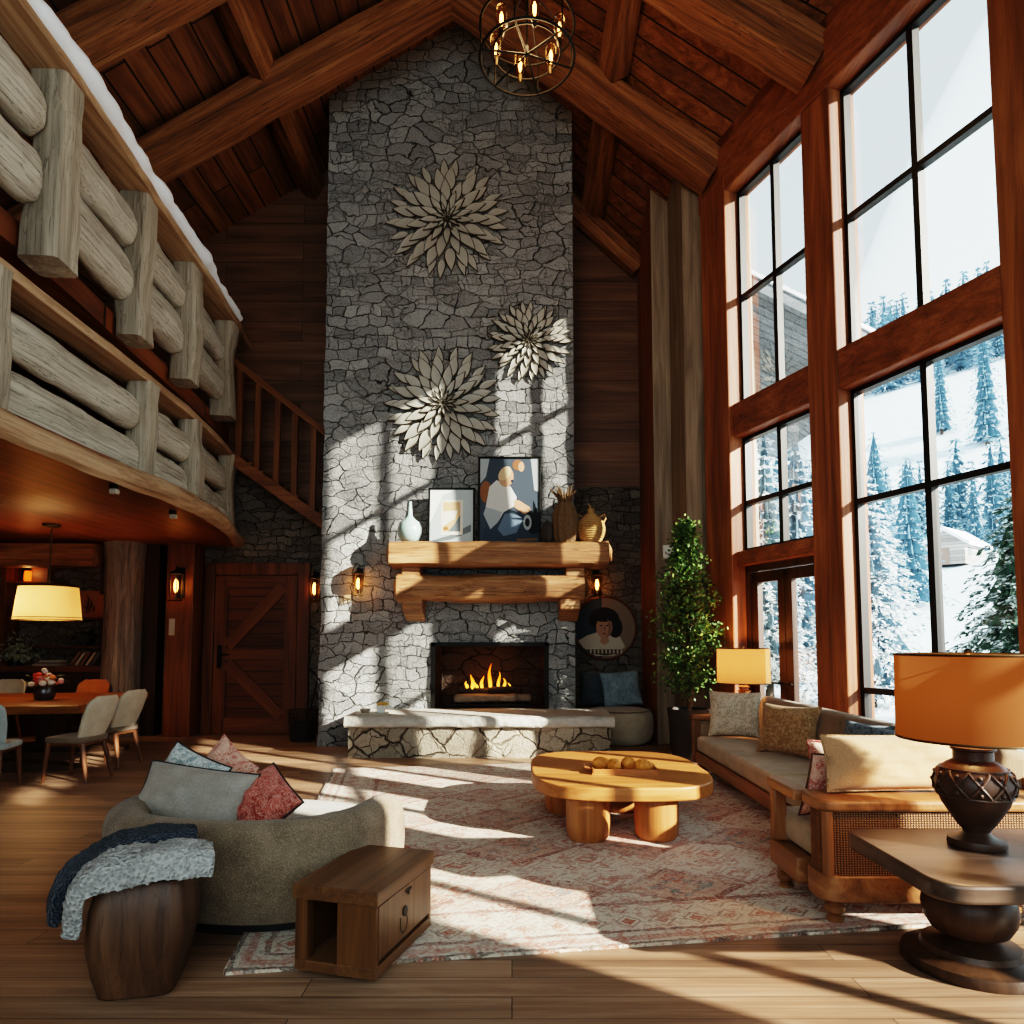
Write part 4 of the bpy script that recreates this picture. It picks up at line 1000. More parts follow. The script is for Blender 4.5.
def flower(label,c,rad,rot0,seed):
    # local plane XY of root rotated so +Z faces the room (-Y)
    r=thing('flower_relief',label,'wall decoration',(c.x,CY-.03,c.z),(R(90),0,0),'flower reliefs on the chimney')
    rg=random.Random(seed)
    core=MB(); core.sphere((0,0,.03),.035*rad/.85,12,8,sz=.6); core.build('centre',M['petaldark'],r)
    for (cnt,L,Wd,z,tilt,off) in ((21,.36,.15,.0,0,.64),(17,.42,.21,.006,1,.46),(15,.40,.19,.016,3,.28),(13,.32,.13,.026,6,.14),(12,.22,.065,.036,12,.05),(8,.13,.04,.045,22,.01)):
        k=rad/.98; proto=None
        for i in range(cnt):
            a=2*PI*i/cnt+rot0+z*23+rg.uniform(-.06,.06); s=rg.uniform(.9,1.08)
            if proto is None:
                proto=petal_mesh('petal',L*k,Wd*k).build('petal',[M['petal'],M['petaldark']],r,smooth=50); o=proto
            else: o=proto.copy(); COL.objects.link(o); o.parent=r
            o.location=(-math.sin(a)*off*k,math.cos(a)*off*k,z); o.rotation_euler=Euler((R(tilt),0,a),'XYZ'); o.scale=(s,s,s)
# Euler XYZ applies X tilt first and then the turn about Z
flower('largest pale petal flower relief high on the chimney',PY(447,219,9.95),.92,.1,1)
flower('pale petal flower relief on the chimney left of centre above the mantel',PY(443,404,9.95),.86,.35,2)
flower('smaller pale petal flower relief at the right edge of the chimney',PY(529,341,9.95),.62,.2,3)
# ============================================================ mantel things
def framed(name,label,cx0,cx1,ytop,Yb,zb,tilt,fw,frmat,cat='picture',mount=None,group=None):
    a=PY(cx0,500,Yb).x; c=PY(cx1,500,Yb).x; top=PY((cx0+cx1)/2,ytop,Yb).z; w=c-a; h=(top-zb)
    r=thing(name,label,cat,((a+c)/2,Yb,zb),(R(-tilt),0,0))
    b=MB()
    for q in ((-w/2,-w/2+fw,0,h),(w/2-fw,w/2,0,h),(-w/2,w/2,0,fw),(-w/2,w/2,h-fw,h)): b.box(q[0],q[1],-.02,.02,q[2],q[3])
    b.build('frame',frmat,r,smooth=0,bevel=.003)
    return r,w,h
def art(name,parent,w,h,shapes,mats,y=-.004,x0=0,z0=0):
    """flat painted panel: shapes = [(material index, [(u,v)...])] with u,v in 0..1, v up"""
    b=MB(); b.poly([(x0-w/2,y,z0),(x0+w/2,y,z0),(x0+w/2,y,z0+h),(x0-w/2,y,z0+h)],0)
    for k,(mi,pts) in enumerate(shapes):
        b.poly([(x0-w/2+u*w,y-.0004*(k+1),z0+v*h) for u,v in pts],mi)
    return b.build(name,mats,parent,smooth=0,norm=False)
def ell(cx,cy,rx,ry,n=20,rot=0): 
    return [(cx+rx*math.cos(2*PI*k/n)*math.cos(rot)-ry*math.sin(2*PI*k/n)*math.sin(rot),cy+rx*math.cos(2*PI*k/n)*math.sin(rot)+ry*math.sin(2*PI*k/n)*math.cos(rot)) for k in range(n)]
fl=lambda n,h: flat('paint_'+n,h)
PM=[fl('slate','#3f4a55'),fl('white','#d8d6cf'),fl('skin','#c99a78'),fl('hair','#8a5a3c'),fl('denim','#66788a'),fl('dkdenim','#35424f'),fl('pale','#a9b0b2'),fl('ink','#1c2026'),fl('sand','#d9bd93'),fl('umber','#7a5a40')]
r,w,h=framed('painting','large framed painting of a seated person in a white shirt and jeans on the mantel',478,541,455,9.83,MZ-.005,4,.028,M['iron'],'painting')
art('canvas',r,w-.05,h-.05,[(6,[(0,.70),(.10,.78),(.16,1),(0,1)]),(6,[(.86,1),(1,1),(1,.6),(.92,.62)]),
 (3,ell(.10,.60,.10,.13)),(5,[(.06,.0),(1,.0),(1,.22),(.7,.34),(.45,.40),(.2,.30),(.05,.14)]),
 (1,[(.10,.42),(.16,.66),(.28,.74),(.52,.66),(.62,.54),(.60,.44),(.40,.36),(.30,.24),(.18,.16),(.06,.34)]),
 (6,[(.10,.42),(.22,.40),(.38,.36),(.30,.24),(.18,.16),(.06,.34)]),
 (2,ell(.44,.78,.13,.12,20,.4)),(8,ell(.42,.82,.12,.07,20,.5)),(3,ell(.64,.92,.09,.065)),(2,ell(.70,.90,.05,.06)),
 (2,[(.58,.50),(.66,.50),(.84,.42),(.86,.36),(.74,.34),(.58,.42)]),(4,[(.30,.16),(.42,.34),(.60,.36),(.72,.28),(.62,.12),(.40,.08)]),
 (7,[(.80,.36),(1,.42),(1,.12),(.86,.10),(.76,.22)]),(6,ell(.80,.24,.07,.09)),(7,ell(.80,.24,.04,.05)),(7,[(.52,.74),(.56,.745),(.565,.72),(.53,.71)]),(9,[(.62,.02),(.96,.03),(.96,.06),(.62,.05)])],PM,z0=.025)
r,w,h=framed('framed_print','smaller grey framed print with a cream mat on the mantel left of the painting',428,475,487,9.74,MZ-.005,4,.028,M['iron'],'picture')
PM2=[fl('mat','#b9c3c4'),fl('cream','#e9e2d2'),fl('sand2','#d6b184'),fl('shade','#6d7577'),fl('rust2','#a5673e'),fl('white2','#eef0ee')]
art('print',r,w-.05,h-.05,[(5,[(0,.35),(.3,.9),(.6,1),(0,1)]),(3,[(.0,.02),(.5,.14),(.95,.34),(.95,.2),(.5,.05),(.1,.0)]),(1,[(.26,.14),(.76,.14),(.76,.80),(.26,.80)]),(2,[(.30,.20),(.70,.20),(.70,.76),(.30,.76)]),(1,[(.30,.30),(.58,.44),(.64,.60),(.30,.58)]),(3,[(.42,.20),(.70,.20),(.70,.52),(.55,.32)]),(4,[(.32,.22),(.44,.24),(.40,.30),(.32,.28)])],PM2,z0=.025)
pz=MZ+.0
p=PY(410,530,9.62); k=.29/.29
b=MB(); b.lathe([(.08,0),(.13,.04),(.165,.12),(.17,.20),(.14,.28),(.075,.33),(.040,.37),(.030,.45),(.022,.56),(.028,.575),(.018,.575)],36)
tag(b.build('bottle_vase',plain('celadon_glaze','#8da29d',.3,var=.08,scale=5),loc=(p.x,9.60,pz-.01),smooth=60),'pale celadon bottle vase with a slim neck on the mantel left end','vase')
# ribbed brown bundle vase with dried stems
vs=thing('dried_stem_vase','tall ribbed brown vase with dried spiky stems on the mantel','vase',(PY(565,530,9.62).x,9.60,pz-.01))
M['bundle']=plain('ribbed_husk','#6b5238',.85,var=.5,scale=30,bump=.8,bd=.02)
b=MB(); b.lathe([(.13,0),(.165,.08),(.175,.25),(.165,.40),(.12,.52),(.085,.56),(.10,.60)],64,wob=lambda a,z,x,y:(x*(1+.07*math.sin(a*11)),y*(1+.07*math.sin(a*11)))); b.build('body',M['bundle'],vs,smooth=60)
b=MB()
for k in range(26):
    a=rnd.uniform(0,2*PI); l=rnd.uniform(.1,.24); s=rnd.uniform(.05,.2); x0,y0=.06*math.cos(a),.06*math.sin(a); b.tube([(x0,y0,.55),(x0+s*.4*math.cos(a),y0+s*.4*math.sin(a),.55+l*.6),(x0+s*math.cos(a),y0+s*math.sin(a),.58+l)],[.012,.016,.001],6)
b.build('dried_stems',M['bundle'],vs)
b=MB(); b.lathe([(.05,0),(.085,.05),(.09,.14),(.07,.23),(.03,.29),(.005,.31)],28,wob=lambda a,z,x,y:(x*(1+.1*math.sin(a*9+z*60)),y*(1+.1*math.sin(a*9+z*60))))
tag(b.build('pine_cone',plain('pine_cone_brown','#3a312b',.8,var=.5,scale=40),loc=(PY(547,530,9.62).x,9.56,pz-.01),smooth=60),'small dark pine cone between the painting and the ribbed vase','pine cone')
jb=thing('woven_jug','round coiled straw basket jug at the right end of the mantel','basket',(PY(591,530,9.62).x,9.60,pz-.01))
M['straw']=plain('coiled_straw','#a9814f',.8,var=.35,scale=30,bump=.5,bd=.01)
pr=[]
for i in range(57):
    t=i/56; z=.40*t; r_=.12+.075*math.sin(PI*min(1,t*1.02)**.9)-.05*max(0,t-.75)*4*.9; pr.append((r_+.006*math.sin(t*56*PI/2.0),z))
b=MB(); b.lathe(pr,40); b.build('body',M['straw'],jb,smooth=70)
b=MB(); b.lathe([(.055,.39),(.045,.44),(.055,.47),(.04,.47)],20); b.tube([(.0,0,.46),(-.02,0,.52),(-.04,0,.56)],[.02,.012,.004],8); b.build('neck',M['straw'],jb)
for s in (-1,1): b=MB(); b.tube([(s*.12,0,.37),(s*.19,0,.40),(s*.20,0,.34),(s*.175,0,.29)],.012,8); b.build('handle',M['straw'],jb)
# ---- hearth things
hp=PZ(375,714,.53)
hx=hp.x
b=MB(); b.prism(rrect(.42,.24,.03,4),0,.02); tag(b.build('hearth_tray',plain('tray_cream','#b5ab9a',.6),loc=(hx-.03,9.28,.531)),'small pale tray on the left end of the hearth slab','tray')
pl=thing('flower_pot','small white square pot of yellow flowers on the hearth tray','flower pot',(hx+.08,9.26,.551))
b=MB(); b.box(-.05,.05,-.05,.05,0,.10); b.build('pot',M['white'],pl,bevel=.008)
b=MB()
for k in range(14): a=k*2.4; q=.02+.045*math.sqrt(k/14); b.sphere((q*math.cos(a)+.03,q*math.sin(a)-.03,.10+.03*math.cos(q*18)),.022,8,6,sz=.7)
b.build('blooms',plain('yellow_bloom','#c9a24a',.7,var=.4,scale=40),pl)
b=MB(); b.lathe([(.045,0),(.06,.02),(.075,.05),(.07,.05),(.055,.022)],24,cap=True); tag(b.build('stone_bowl',plain('bowl_stone','#a59a8a',.6),loc=(hx-.12,9.24,.551)),'small shallow stone bowl on the hearth tray','bowl')
# ---- fire
lx=(FX0+FX1)/2-.02
M['bark']=plain('birch_log','#7d6a58',.85,var=.55,scale=18,bump=.7,bd=.02); M['char']=plain('charred_log','#3a2b22',.9,var=.6,scale=20,bump=.7,bd=.02)
g=thing('fire_grate','black iron fire grate inside the fireplace','grate',(lx,CY+.24,.541))
b=MB()
for x in (-.5,-.3,-.1,.1,.3,.5): b.box(x-.012,x+.012,-.16,.14,.035,.055)
for y in (-.15,.12): b.box(-.62,.62,y-.012,y+.012,.02,.04)
b.build('bars',M['iron'],g,smooth=0)
b=MB()
for x in (-.55,.55):
    for y in (-.15,.12): b.box(x-.012,x+.012,y-.012,y+.012,0,.03)
b.build('feet',M['iron'],g,smooth=0)
def flog(x0,x1,y0,y1,z0,z1,r,mat,label,seed):
    o=log('firewood_log',(lx+x0,CY+y0,z0),(lx+x1,CY+y1,z1),r*2,r*2*.9,mat,seed=seed,e=2.3,end=.02,rough=.018); tag(o,label,'firewood','logs in the fire')
flog(-.50,.42,.14,.20,.66,.665,.068,M['bark'],'pale split log lying along the front of the fire',1)
flog(-.1,.62,.30,.26,.66,.655,.062,M['bark'],'grey log end sticking out to the right at the back of the fire',2)
flog(-.46,.10,.27,.22,.775,.76,.048,M['char'],'charred log resting on top at the left of the fire',3)
flog(-.02,.40,.18,.28,.77,.79,.048,M['char'],'charred log resting on top at the right of the fire',4)
m=NT('flame'); tc=m.n('ShaderNodeTexCoord'); sp=m.n('ShaderNodeSeparateXYZ'); m.l(tc.outputs['Object'],sp.inputs[0])
e=m.n('ShaderNodeEmission'); m.l(m.ramp(m.math('MULTIPLY',sp.outputs[2],2.6),[(0,C('#ffb83a')),(.4,C('#ff7d14')),(1,C('#d8380a'))]),e.inputs[0]); e.inputs[1].default_value=3.2
tr_=m.n('ShaderNodeBsdfTransparent'); mx=m.n('ShaderNodeMixShader'); lw=m.n('ShaderNodeLayerWeight'); lw.inputs[0].default_value=.35
m.l(m.math('MULTIPLY',lw.outputs['Facing'],.9),mx.inputs[0]); m.l(e.outputs[0],mx.inputs[1]); m.l(tr_.outputs[0],mx.inputs[2]); m.l(mx.outputs[0],m.out.inputs[0]); M['flame']=m.m
fr=thing('fire','orange flames rising from the logs in the fireplace','fire',(lx,CY+.24,.80))
for (x,y,h_,w_,ph) in ((-.24,0,.22,.12,0),(-.32,.02,.12,.10,1),(0.02,-.02,.38,.11,2),(-.10,.03,.20,.10,3),(.14,.02,.26,.09,4),(.22,0,.17,.09,5),(.30,.03,.10,.05,6),(-.18,.04,.10,.09,7)):
    b=MB(); pts=[];rs=[]
    for i in range(15):
        t=i/14; pts.append((x+.025*math.sin(t*5+ph)*t,y+.02*math.cos(t*4+ph)*t,h_*t-.02)); rs.append(max(.001,w_*.5*(math.sin(PI*(t*.82+.16))**.9)*(1-t*.55)))
    b.tube(pts,rs,12,flat=.6); b.build('flame',M['flame'],fr,smooth=80)
point('fire_light',(lx,CY+.15,1.0),4,(1,.42,.12),.12)
# ============================================================ wall lanterns
def sconce(label,loc,rz,s=1.0,power=10):
    t=thing('wall_lantern',label,'wall light',loc,rz,'lantern wall lights')     # local -Y faces the room, wall at y=0
    b=MB(); b.box(-.05*s,.05*s,-.02,0,-.16*s,.22*s); b.build('backplate',M['iron'],t,smooth=0,bevel=.004)
    b=MB(); c=-.13*s
    b.tube([(0,-.01,.19*s),(0,c,.22*s),(0,c,.17*s)],.010*s,8); b.lathe([(.02*s,.175*s),(.05*s,.16*s),(.09*s,.135*s),(.09*s,.125*s)],20,(0,c,0)); b.build('cap',M['iron'],t)
    b=MB()
    for k in range(6): a=PI*k/3; b.cyl((.082*s*math.cos(a),c+.082*s*math.sin(a),.13*s),(.072*s*math.cos(a),c+.072*s*math.sin(a),-.20*s),.006*s,n=6)
    for z,q in ((.13,.083),(-.20,.073)): b.tube([(q*s*math.cos(2*PI*i/24),c+q*s*math.sin(2*PI*i/24),z*s) for i in range(24)],.007*s,6,closed=True)
    b.build('cage',M['bronze'],t)
    b=MB(); b.lathe([(.078*s,.125*s),(.068*s,-.195*s)],28,(0,c,0),cap=False); b.build('glass_shade',M['bulbglass'],t,smooth=80)
    b=MB(); b.sphere((0,c,-.02*s),.026*s,12,10,sz=3.2); b.build('bulb',M['sbulb'],t)
    q=Matrix.Rotation(rz,4,'Z')@Vector((0,c,-.02*s)); point('lantern_light',(loc[0]+q.x,loc[1]+q.y,loc[2]+q.z),power,(1,.45,.14),.04)
M['sbulb']=emit('lantern_flame','#ffb257',14)
p=PY(360,583,CY); sconce('lit iron wall lantern on the chimney left of the mantel',(p.x,CY-.0,p.z),0,.95,9)
p=PY(596,584,YB); sconce('lit iron wall lantern on the stone wall above the round portrait',(p.x,YB,p.z),0,1.05,5)
p=PY(181,585,10.95); sconce('lit iron wall lantern on the dark wood panel left of the plank door',(p.x+.0,10.95,p.z),0,1.25,7)
p=PY(317,588,YB); sconce('lit iron wall lantern on the stone wall right of the plank door',(p.x,YB,p.z),0,1.15,6)
p=PY(172,627,10.95); b=MB(); b.box(-.045,.045,-.012,0,-.13,.13); tag(b.build('switch_plate',plain('switch_beige','#a59a88',.5),loc=(PY(172,627,10.95).x,10.95,p.z),bevel=.003),'beige switch plate on the wood panel below the left lantern','switch')
# small thermostat box on the right wall
q=PY(670,552,10.2); th_=thing('wall_control','small white control box on the grey wood beside the plant','control box',(q.x-.02,10.2,q.z))
b=MB(); b.box(-.09,.09,-.05,0,-.10,.10); b.build('case',M['white'],th_,bevel=.01)
b=MB(); b.box(-.03,.03,-.056,-.05,-.02,.05); b.build('panel',M['snow'],th_,smooth=0)
# ============================================================ fireplace corner
pq=PY(603,628,YB-.06)
rp=thing('round_portrait','round framed portrait of a dark-haired sitter in a pale top on the stone wall','painting',(pq.x+.03,YB-.05,pq.z))
rad=.50
b=MB(); b.tube([(rad*math.cos(2*PI*i/64),0,rad*math.sin(2*PI*i/64)) for i in range(64)],.022,8,closed=True); b.build('frame',M['doorv'],rp)
def disc(cx,cz,rx,rz,rot=0): return [( (x+1)/2,(z+1)/2) for x,z in ell(cx,cz,rx,rz,28,rot)]
PM3=[fl('tan3','#7d6a58'),fl('teal3','#2f3d46'),fl('hair3','#1e1a1a'),fl('skin3','#a97f66'),fl('shirt3','#b5a894'),fl('lip3','#84483c'),fl('brow3','#3a2a22'),fl('band3','#4a3a30'),fl('shade3','#8a6450')]
b=MB(); S=rad-.01
def fanp(pts,k,mi): b.poly([(x*S,-.012-.0006*k,z*S) for x,z in pts],mi)
full=ell(0,0,1,1,64); fanp(full,0,0)
fanp([(x,z) for x,z in full if x<-.05],1,1)
fanp([(-.88,-.42),(-.6,-.25),(-.2,-.12),(.2,-.12),(.5,-.3),(.66,-.62),(.3,-.9),(-.3,-.92),(-.7,-.66)],2,4)
fanp(ell(-.02,.28,.50,.40,28),3,2); fanp(ell(.34,.02,.24,.34,24),4,2); fanp(ell(-.02,.02,.27,.36,28),5,3); fanp(ell(-.02,.36,.40,.16,24),6,2)
fanp([(-.12,-.28),(.10,-.28),(.14,-.46),(-.02,-.56),(-.16,-.46)],7,3); fanp([(.08,.3),(.24,.1),(.2,-.2),(.06,-.33),(.12,0)],8,8)
fanp(ell(-.12,.08,.055,.022,12),9,6); fanp(ell(.08,.08,.055,.022,12),10,6); fanp(ell(-.02,-.18,.075,.025,12),11,5); fanp([(-.03,.06),(.02,.06),(.03,-.07),(-.05,-.07)],12,8)
fanp([(-.62,-.70),(.6,-.70),(.45,-.84),(0,-.9),(-.45,-.84)],13,7)
for k in range(9): x=-.5+.125*k; fanp([(x,-.72),(x+.05,-.70),(x+.06,-.82),(x+.01,-.84)],14+k,4)
b.build('canvas',PM3,rp,smooth=0,norm=False)
pf=thing('pouf','round taupe upholstered pouf in the corner right of the fireplace','pouf',(1.58,10.42,0))
b=MB(); b.lathe([(.39,0),(.45,.03),(.495,.14),(.505,.28),(.49,.41),(.44,.475),(.36,.495),(.1,.503),(.002,.504)],56); b.build('body',F_['pouf'],pf,smooth=60)
b=MB(); b.tube([(.455*math.cos(2*PI*i/56),.455*math.sin(2*PI*i/56),.474) for i in range(56)],.008,6,closed=True); b.build('piping',F_['chairs'],pf)
b=MB(); b.prism(rrect(1.10,.26,.03,3),0,.46); o=b.build('corner_bench',M['darkwood'],loc=(1.52,11.19,0),bevel=.01); tag(o,'low dark bench behind the pouf in the fireplace corner','bench')
pillow('corner_cushion','plain charcoal cushion standing behind the pouf against the stone wall',(1.36,11.12,.46),(R(-8),0,R(-4)),.55,.55,.18,F_['charcoal'],seed=31)
pillow('corner_cushion','blue knitted cushion on the pouf in the fireplace corner',(1.70,10.70,.495),(R(-12),R(-6),R(4)),.60,.54,.2,F_['bluek'],seed=32,pinch=.05)
# ---- potted evergreen
pc=Vector((2.22,8.88,0))
pt=thing('potted_tree','tall leafy evergreen in a dark pot between the fireplace corner and patio door','potted plant',(pc.x,pc.y,0))
b=MB(); b.lathe([(.19,0),(.21,.02),(.235,.2),(.25,.5),(.265,.60),(.265,.64),(.235,.64),(.23,.58),(.01,.575)],40); b.build('pot',plain('dark_clay','#2e2622',.6),pt)
b=MB(); b.tube([(0,0,.57),(.02,.01,1.2),(-.01,.02,2.0),(0,0,3.0)],[.03,.025,.018,.004],8)
rg=random.Random(5); tips=[]
for k in range(150):
    z=lerp(.80,2.95,rg.random()**.9); a=rg.uniform(0,2*PI); rmax=.50*max(.1,min(1,(3.12-z)/1.25))*(.75+.25*min(1,(z-.62)/.5)); l=rmax*rg.uniform(.55,1.0)
    q=Vector((l*math.cos(a),l*math.sin(a)*.9,z+l*.35)); b.tube([(0,0,z-.05),q*.5+Vector((0,0,z*.5)),q],[.008,.005,.002],4); tips.append((z,q,a))
b.build('branches',plain('twig_brown','#4a3524',.8),pt)
m=NT('leaf_green'); oi=m.n('ShaderNodeNewGeometry'); m.bsdf(m.ramp(oi.outputs['Random Per Island'],[(0,C('#22381a')),(.5,C('#3f5e2a')),(1,C('#7d9a4c'))]),.5,spec=.4); M['leaf']=m.m
b=MB()
for k in range(7500):
    z0,q,a=tips[rg.randrange(len(tips))]; t=rg.random()**.55
    c=Vector((0,0,z0))*(1-t)+q*t+Vector((rg.gauss(0,.045),rg.gauss(0,.045),rg.gauss(0,.045)))
    d=Vector((rg.gauss(0,1),rg.gauss(0,1),rg.gauss(.4,.8))).normalized(); s=d.cross(Vector((rg.gauss(0,1),rg.gauss(0,1),1))).normalized(); L=rg.uniform(.035,.065); w_=L*.3
    V4=[b.v(c),b.v(c+d*L*.5+s*w_),b.v(c+d*L),b.v(c+d*L*.5-s*w_)]; b.f(V4)
b.build('foliage',M['leaf'],pt,smooth=0,norm=False)
# ---- basket of kindling left of the chimney, with broom handle
bk=thing('log_basket','dark wire basket on the floor between the plank door and chimney','basket',(-3.12,10.55,0))
b=MB(); 
for k in range(22): a=2*PI*k/22; b.cyl((.17*math.cos(a),.17*math.sin(a),.01),(.215*math.cos(a),.215*math.sin(a),.46),.008,n=6)
for i in range(8): z=.01+.064*i; q=.17+.045*z/.46; b.tube([(q*math.cos(2*PI*j/28),q*math.sin(2*PI*j/28),z) for j in range(28)],.008,6,closed=True)
b.build('wire_body',plain('dark_wicker','#2e2118',.8,var=.4),bk)
b=MB(); b.lathe([(.01,.02),(.15,.02),(.16,.3),(.01,.3)],20); b.build('lining',M['black'],bk)
kk=thing('fire_poker','thin black fire poker leaning in the wire basket','fire tool',(-3.05,10.58,.31)); b=MB(); b.tube([(0,0,0),(.10,.0,.45),(.14,.0,.62)],.012,8); b.build('rod',M['iron'],kk); b=MB(); b.tube([(.14,0,.60),(.155,0,.68)],[.022,.018],10); b.build('grip',M['black'],kk)
# ============================================================ dining corner
dtx=(-7.25,-4.93); dty=(8.0,10.1)
dt=thing('dining_table','wooden dining table with thick top lit orange by the pendant','dining table',(-6.13,8.87,0),R(8))
w_,l_=2.2,2.15
b=MB(); b.box(-w_/2,w_/2,-l_/2,l_/2,.67,.76); b.build('tabletop',M['table'],dt,bevel=.008,smooth=0)
for y in (-.72,.72):
    b=MB(); b.box(-.12,.12,y-.17,y+.17,.08,.67); b.build('pedestal',M['sideped'],dt,bevel=.01,smooth=0)
    b=MB(); b.prism([(-.95,0),(.95,0),(.95,.05),(.2,.13),(-.2,.13),(-.95,.05)],y-.12,y+.12,lambda x,z,t:(x,t,z)); b.build('foot',M['sideped'],dt,smooth=0,bevel=.006)
def chair(label,loc,rz,back,seat,bk=True):
    t=thing('dining_chair',label,'chair',loc,rz,'dining chairs')
    b=MB(); b.prism(rrect(.48,.46,.09,6),.415,.475); b.build('seat',seat,t,bevel=.02,bseg=3)
    b=MB()
    def fn(u,v):
        a=(u-.5)*1.75; z=.44+.46*v; wd=.245*(.80+.20*min(1,v/.5)**.8)*(1 if v<.8 else 1-.38*((v-.8)/.2)**2)
        x=wd*math.sin(a)/math.sin(.875); y=-.19-.15*v+ .14*(1-math.cos(a))*(1-.25*v)
        return (x,y,z)
    b.grid(fn,18,14); b.build('backrest',back,t,solid=.035,smooth=80,subd=0)
    for (x,y,bx_,by_) in ((-.19,.18,-.025,.03),(.19,.18,.025,.03),(-.17,-.18,-.04,-.09),(.17,-.18,.04,-.09)):
        b=MB(); b.tube([(x,y,.42),(x+bx_,y+by_,0)],[.030,.016],10); b.build('leg',M['chairleg'],t)
    b=MB(); b.prism(rrect(.42,.40,.06,5),.385,.415); b.build('seat_frame',M['chairleg'],t)
    return t
chair('cream shell dining chair at the near corner of the dining table',(-4.70,7.66,0),R(86),F_['chairb'],F_['chairs'])
chair('cream shell dining chair second along the right side of the dining table',(-4.83,8.52,0),R(84),F_['chairb'],F_['chairs'])
chair('tan dining chair behind the dining table beside the log column',(-6.33,10.36,0),R(176),F_['orange'],F_['chairs'])
chair('pale dining chair behind the dining table at the left picture edge',(-7.62,10.42,0),R(180),F_['chairb'],F_['chairs'])
chair('blue-grey upholstered chair in front of the dining table at the left edge',(-5.27,7.14,0),R(14),F_['bluegrey'],F_['bluegrey'])
fp_=Vector((-5.83,8.8,.76))
fv=thing('flower_vase','glass vase of red and white flowers on the dining table','vase',fp_)
b=MB(); b.lathe([(.09,0),(.11,.02),(.125,.09),(.11,.15),(.10,.17)],28); b.build('vase',plain('smoked_glass','#3d2c2a',.15,spec=.6),fv)
bl=[fl('bloom_red','#c2452c'),fl('bloom_white','#e0d3c2'),fl('bloom_pink','#c47a72'),fl('bloom_orange','#d9783a')]
bb_=[MB() for _ in range(4)]
for k in range(46):
    a=rnd.uniform(0,2*PI); q=rnd.uniform(0,.19); z=.19+rnd.uniform(0,.20)*(1-q/.25); x,y=q*math.cos(a),q*math.sin(a)
    i=0 if (x<-.02 and z>.2) else rnd.choice([1,2,3,1]); bb_[i].sphere((x,y,z),rnd.uniform(.022,.042),8,6,sz=.8)
for i,x in enumerate(bb_): x.build('blooms',bl[i],fv)
b=MB()
for k in range(40):
    a=rnd.uniform(0,2*PI); q=rnd.uniform(.10,.22); c=Vector((q*math.cos(a),q*math.sin(a),.15+rnd.uniform(0,.14))); d=Vector((math.cos(a),math.sin(a),.3))*.07; s=Vector((-math.sin(a),math.cos(a),0))*.02; b.poly([c,c+d*.5+s,c+d,c+d*.5-s])
b.build('leaves',plain('stem_leaf','#5c6b3a',.6,var=.4),fv,smooth=0,norm=False)
# pendant
pd=PZ(52,524,3.02); PX,PYY=pd.x,pd.y
zt=PY(50,587,PYY).z; zb=PY(50,620,PYY).z
pn=thing('pendant_lamp','ivory drum pendant lamp hanging over the dining table','pendant lamp',(PX,PYY,0))
b=MB(); b.lathe([(.02,2.96),(.10,2.985),(.11,3.015)],24); b.build('ceiling_rose',M['bronze'],pn)
b=MB(); b.cyl((0,0,zt-.05),(0,0,2.98),.008,n=8); b.build('cord',M['bronze'],pn)
b=MB(); b.lathe([(.385,zb),(.335,zt)],64,cap=False); b.build('lamp_shade',M['shade_w'],pn,smooth=60)
b=MB()
for q,z in ((.387,zb),(.385,zb+.03),(.336,zt)): b.tube([(q*math.cos(2*PI*i/64),q*math.sin(2*PI*i/64),z) for i in range(64)],.006,6,closed=True)
for k in range(3): a=2*PI*k/3+.3; b.cyl((0,0,zt-.02),(.33*math.cos(a),.33*math.sin(a),zt-.01),.005,n=6)
b.build('shade_ring',M['bronze'],pn)
b=MB(); b.sphere((0,0,(zt+zb)/2),.06,14,10); b.build('bulb',M['bulbw'],pn)
point('pendant_light',(PX-.1,PYY,(zt+zb)/2-.02),38,(1,.58,.26),.08)
# shelf unit
SYF=10.98; sX=lambda px:PY(px,640,SYF).x; sZ=lambda py:PY(50,py,SYF).z
su=thing('shelf_unit','dark open wooden shelf unit against the stone wall behind the dining table','shelves',((sX(2)+sX(104))/2,11.15,0))
x0,x1=sX(-18),sX(103)
def sb(name,a,mt='shelf'): b=MB(); b.box(*a); return b.build(name,M[mt],su,world=True,smooth=0,bevel=.006)
zA=sZ(666); zB=sZ(646); zC=sZ(617); zD=sZ(581)
sb('side_panel',(x1,x1+.10,SYF-.02,YB-.02,0,3.0),'doorv'); sb('side_panel',(sX(-2),sX(3),SYF,YB-.02,zA,2.75),'doorv')
sb('counter',(x0,x1,SYF-.03,YB-.02,zA-.09,zA)); sb('shelf',(sX(22),x1,SYF,YB-.02,zB-.03,zB)); sb('shelf',(sX(5),x1,SYF,YB-.02,zC-.035,zC)); sb('shelf',(sX(3),sX(50),SYF,YB-.02,zD-.04,zD))
sb('cabinet_front',(x0,x1,SYF+.02,YB-.02,0,zA-.09),'darkwood')
sy=11.1
def item(name,label,cat,px,z,group=None,y=None):
    return thing(name,label,cat,(PY(px,640,y or sy).x,y or sy,z),0,group)
for i,(px,l) in enumerate(((24.5,'left of two small glowing candle jars on the top shelf'),(31,'right of two small glowing candle jars on the top shelf'))):
    t=item('candle_jar',l,'candle',px,zD,'candle jars on the top shelf')
    b=MB(); b.lathe([(.04,0),(.05,.03),(.05,.13),(.04,.17)],20,cap=True); b.build('jar',M['jar'] if 'jar' in M else M.setdefault('jar',shade_mat('glowing_jar','#c8642a','#ff6a1a',1.2)),t)
    b=MB(); b.lathe([(.038,.17),(.042,.18),(.03,.20),(.01,.22)],16); b.build('lid',M['bronze'],t)
point('candle_light',(PY(28,570,10.9).x,10.9,zD+.12),2.5,(1,.4,.12),.05)
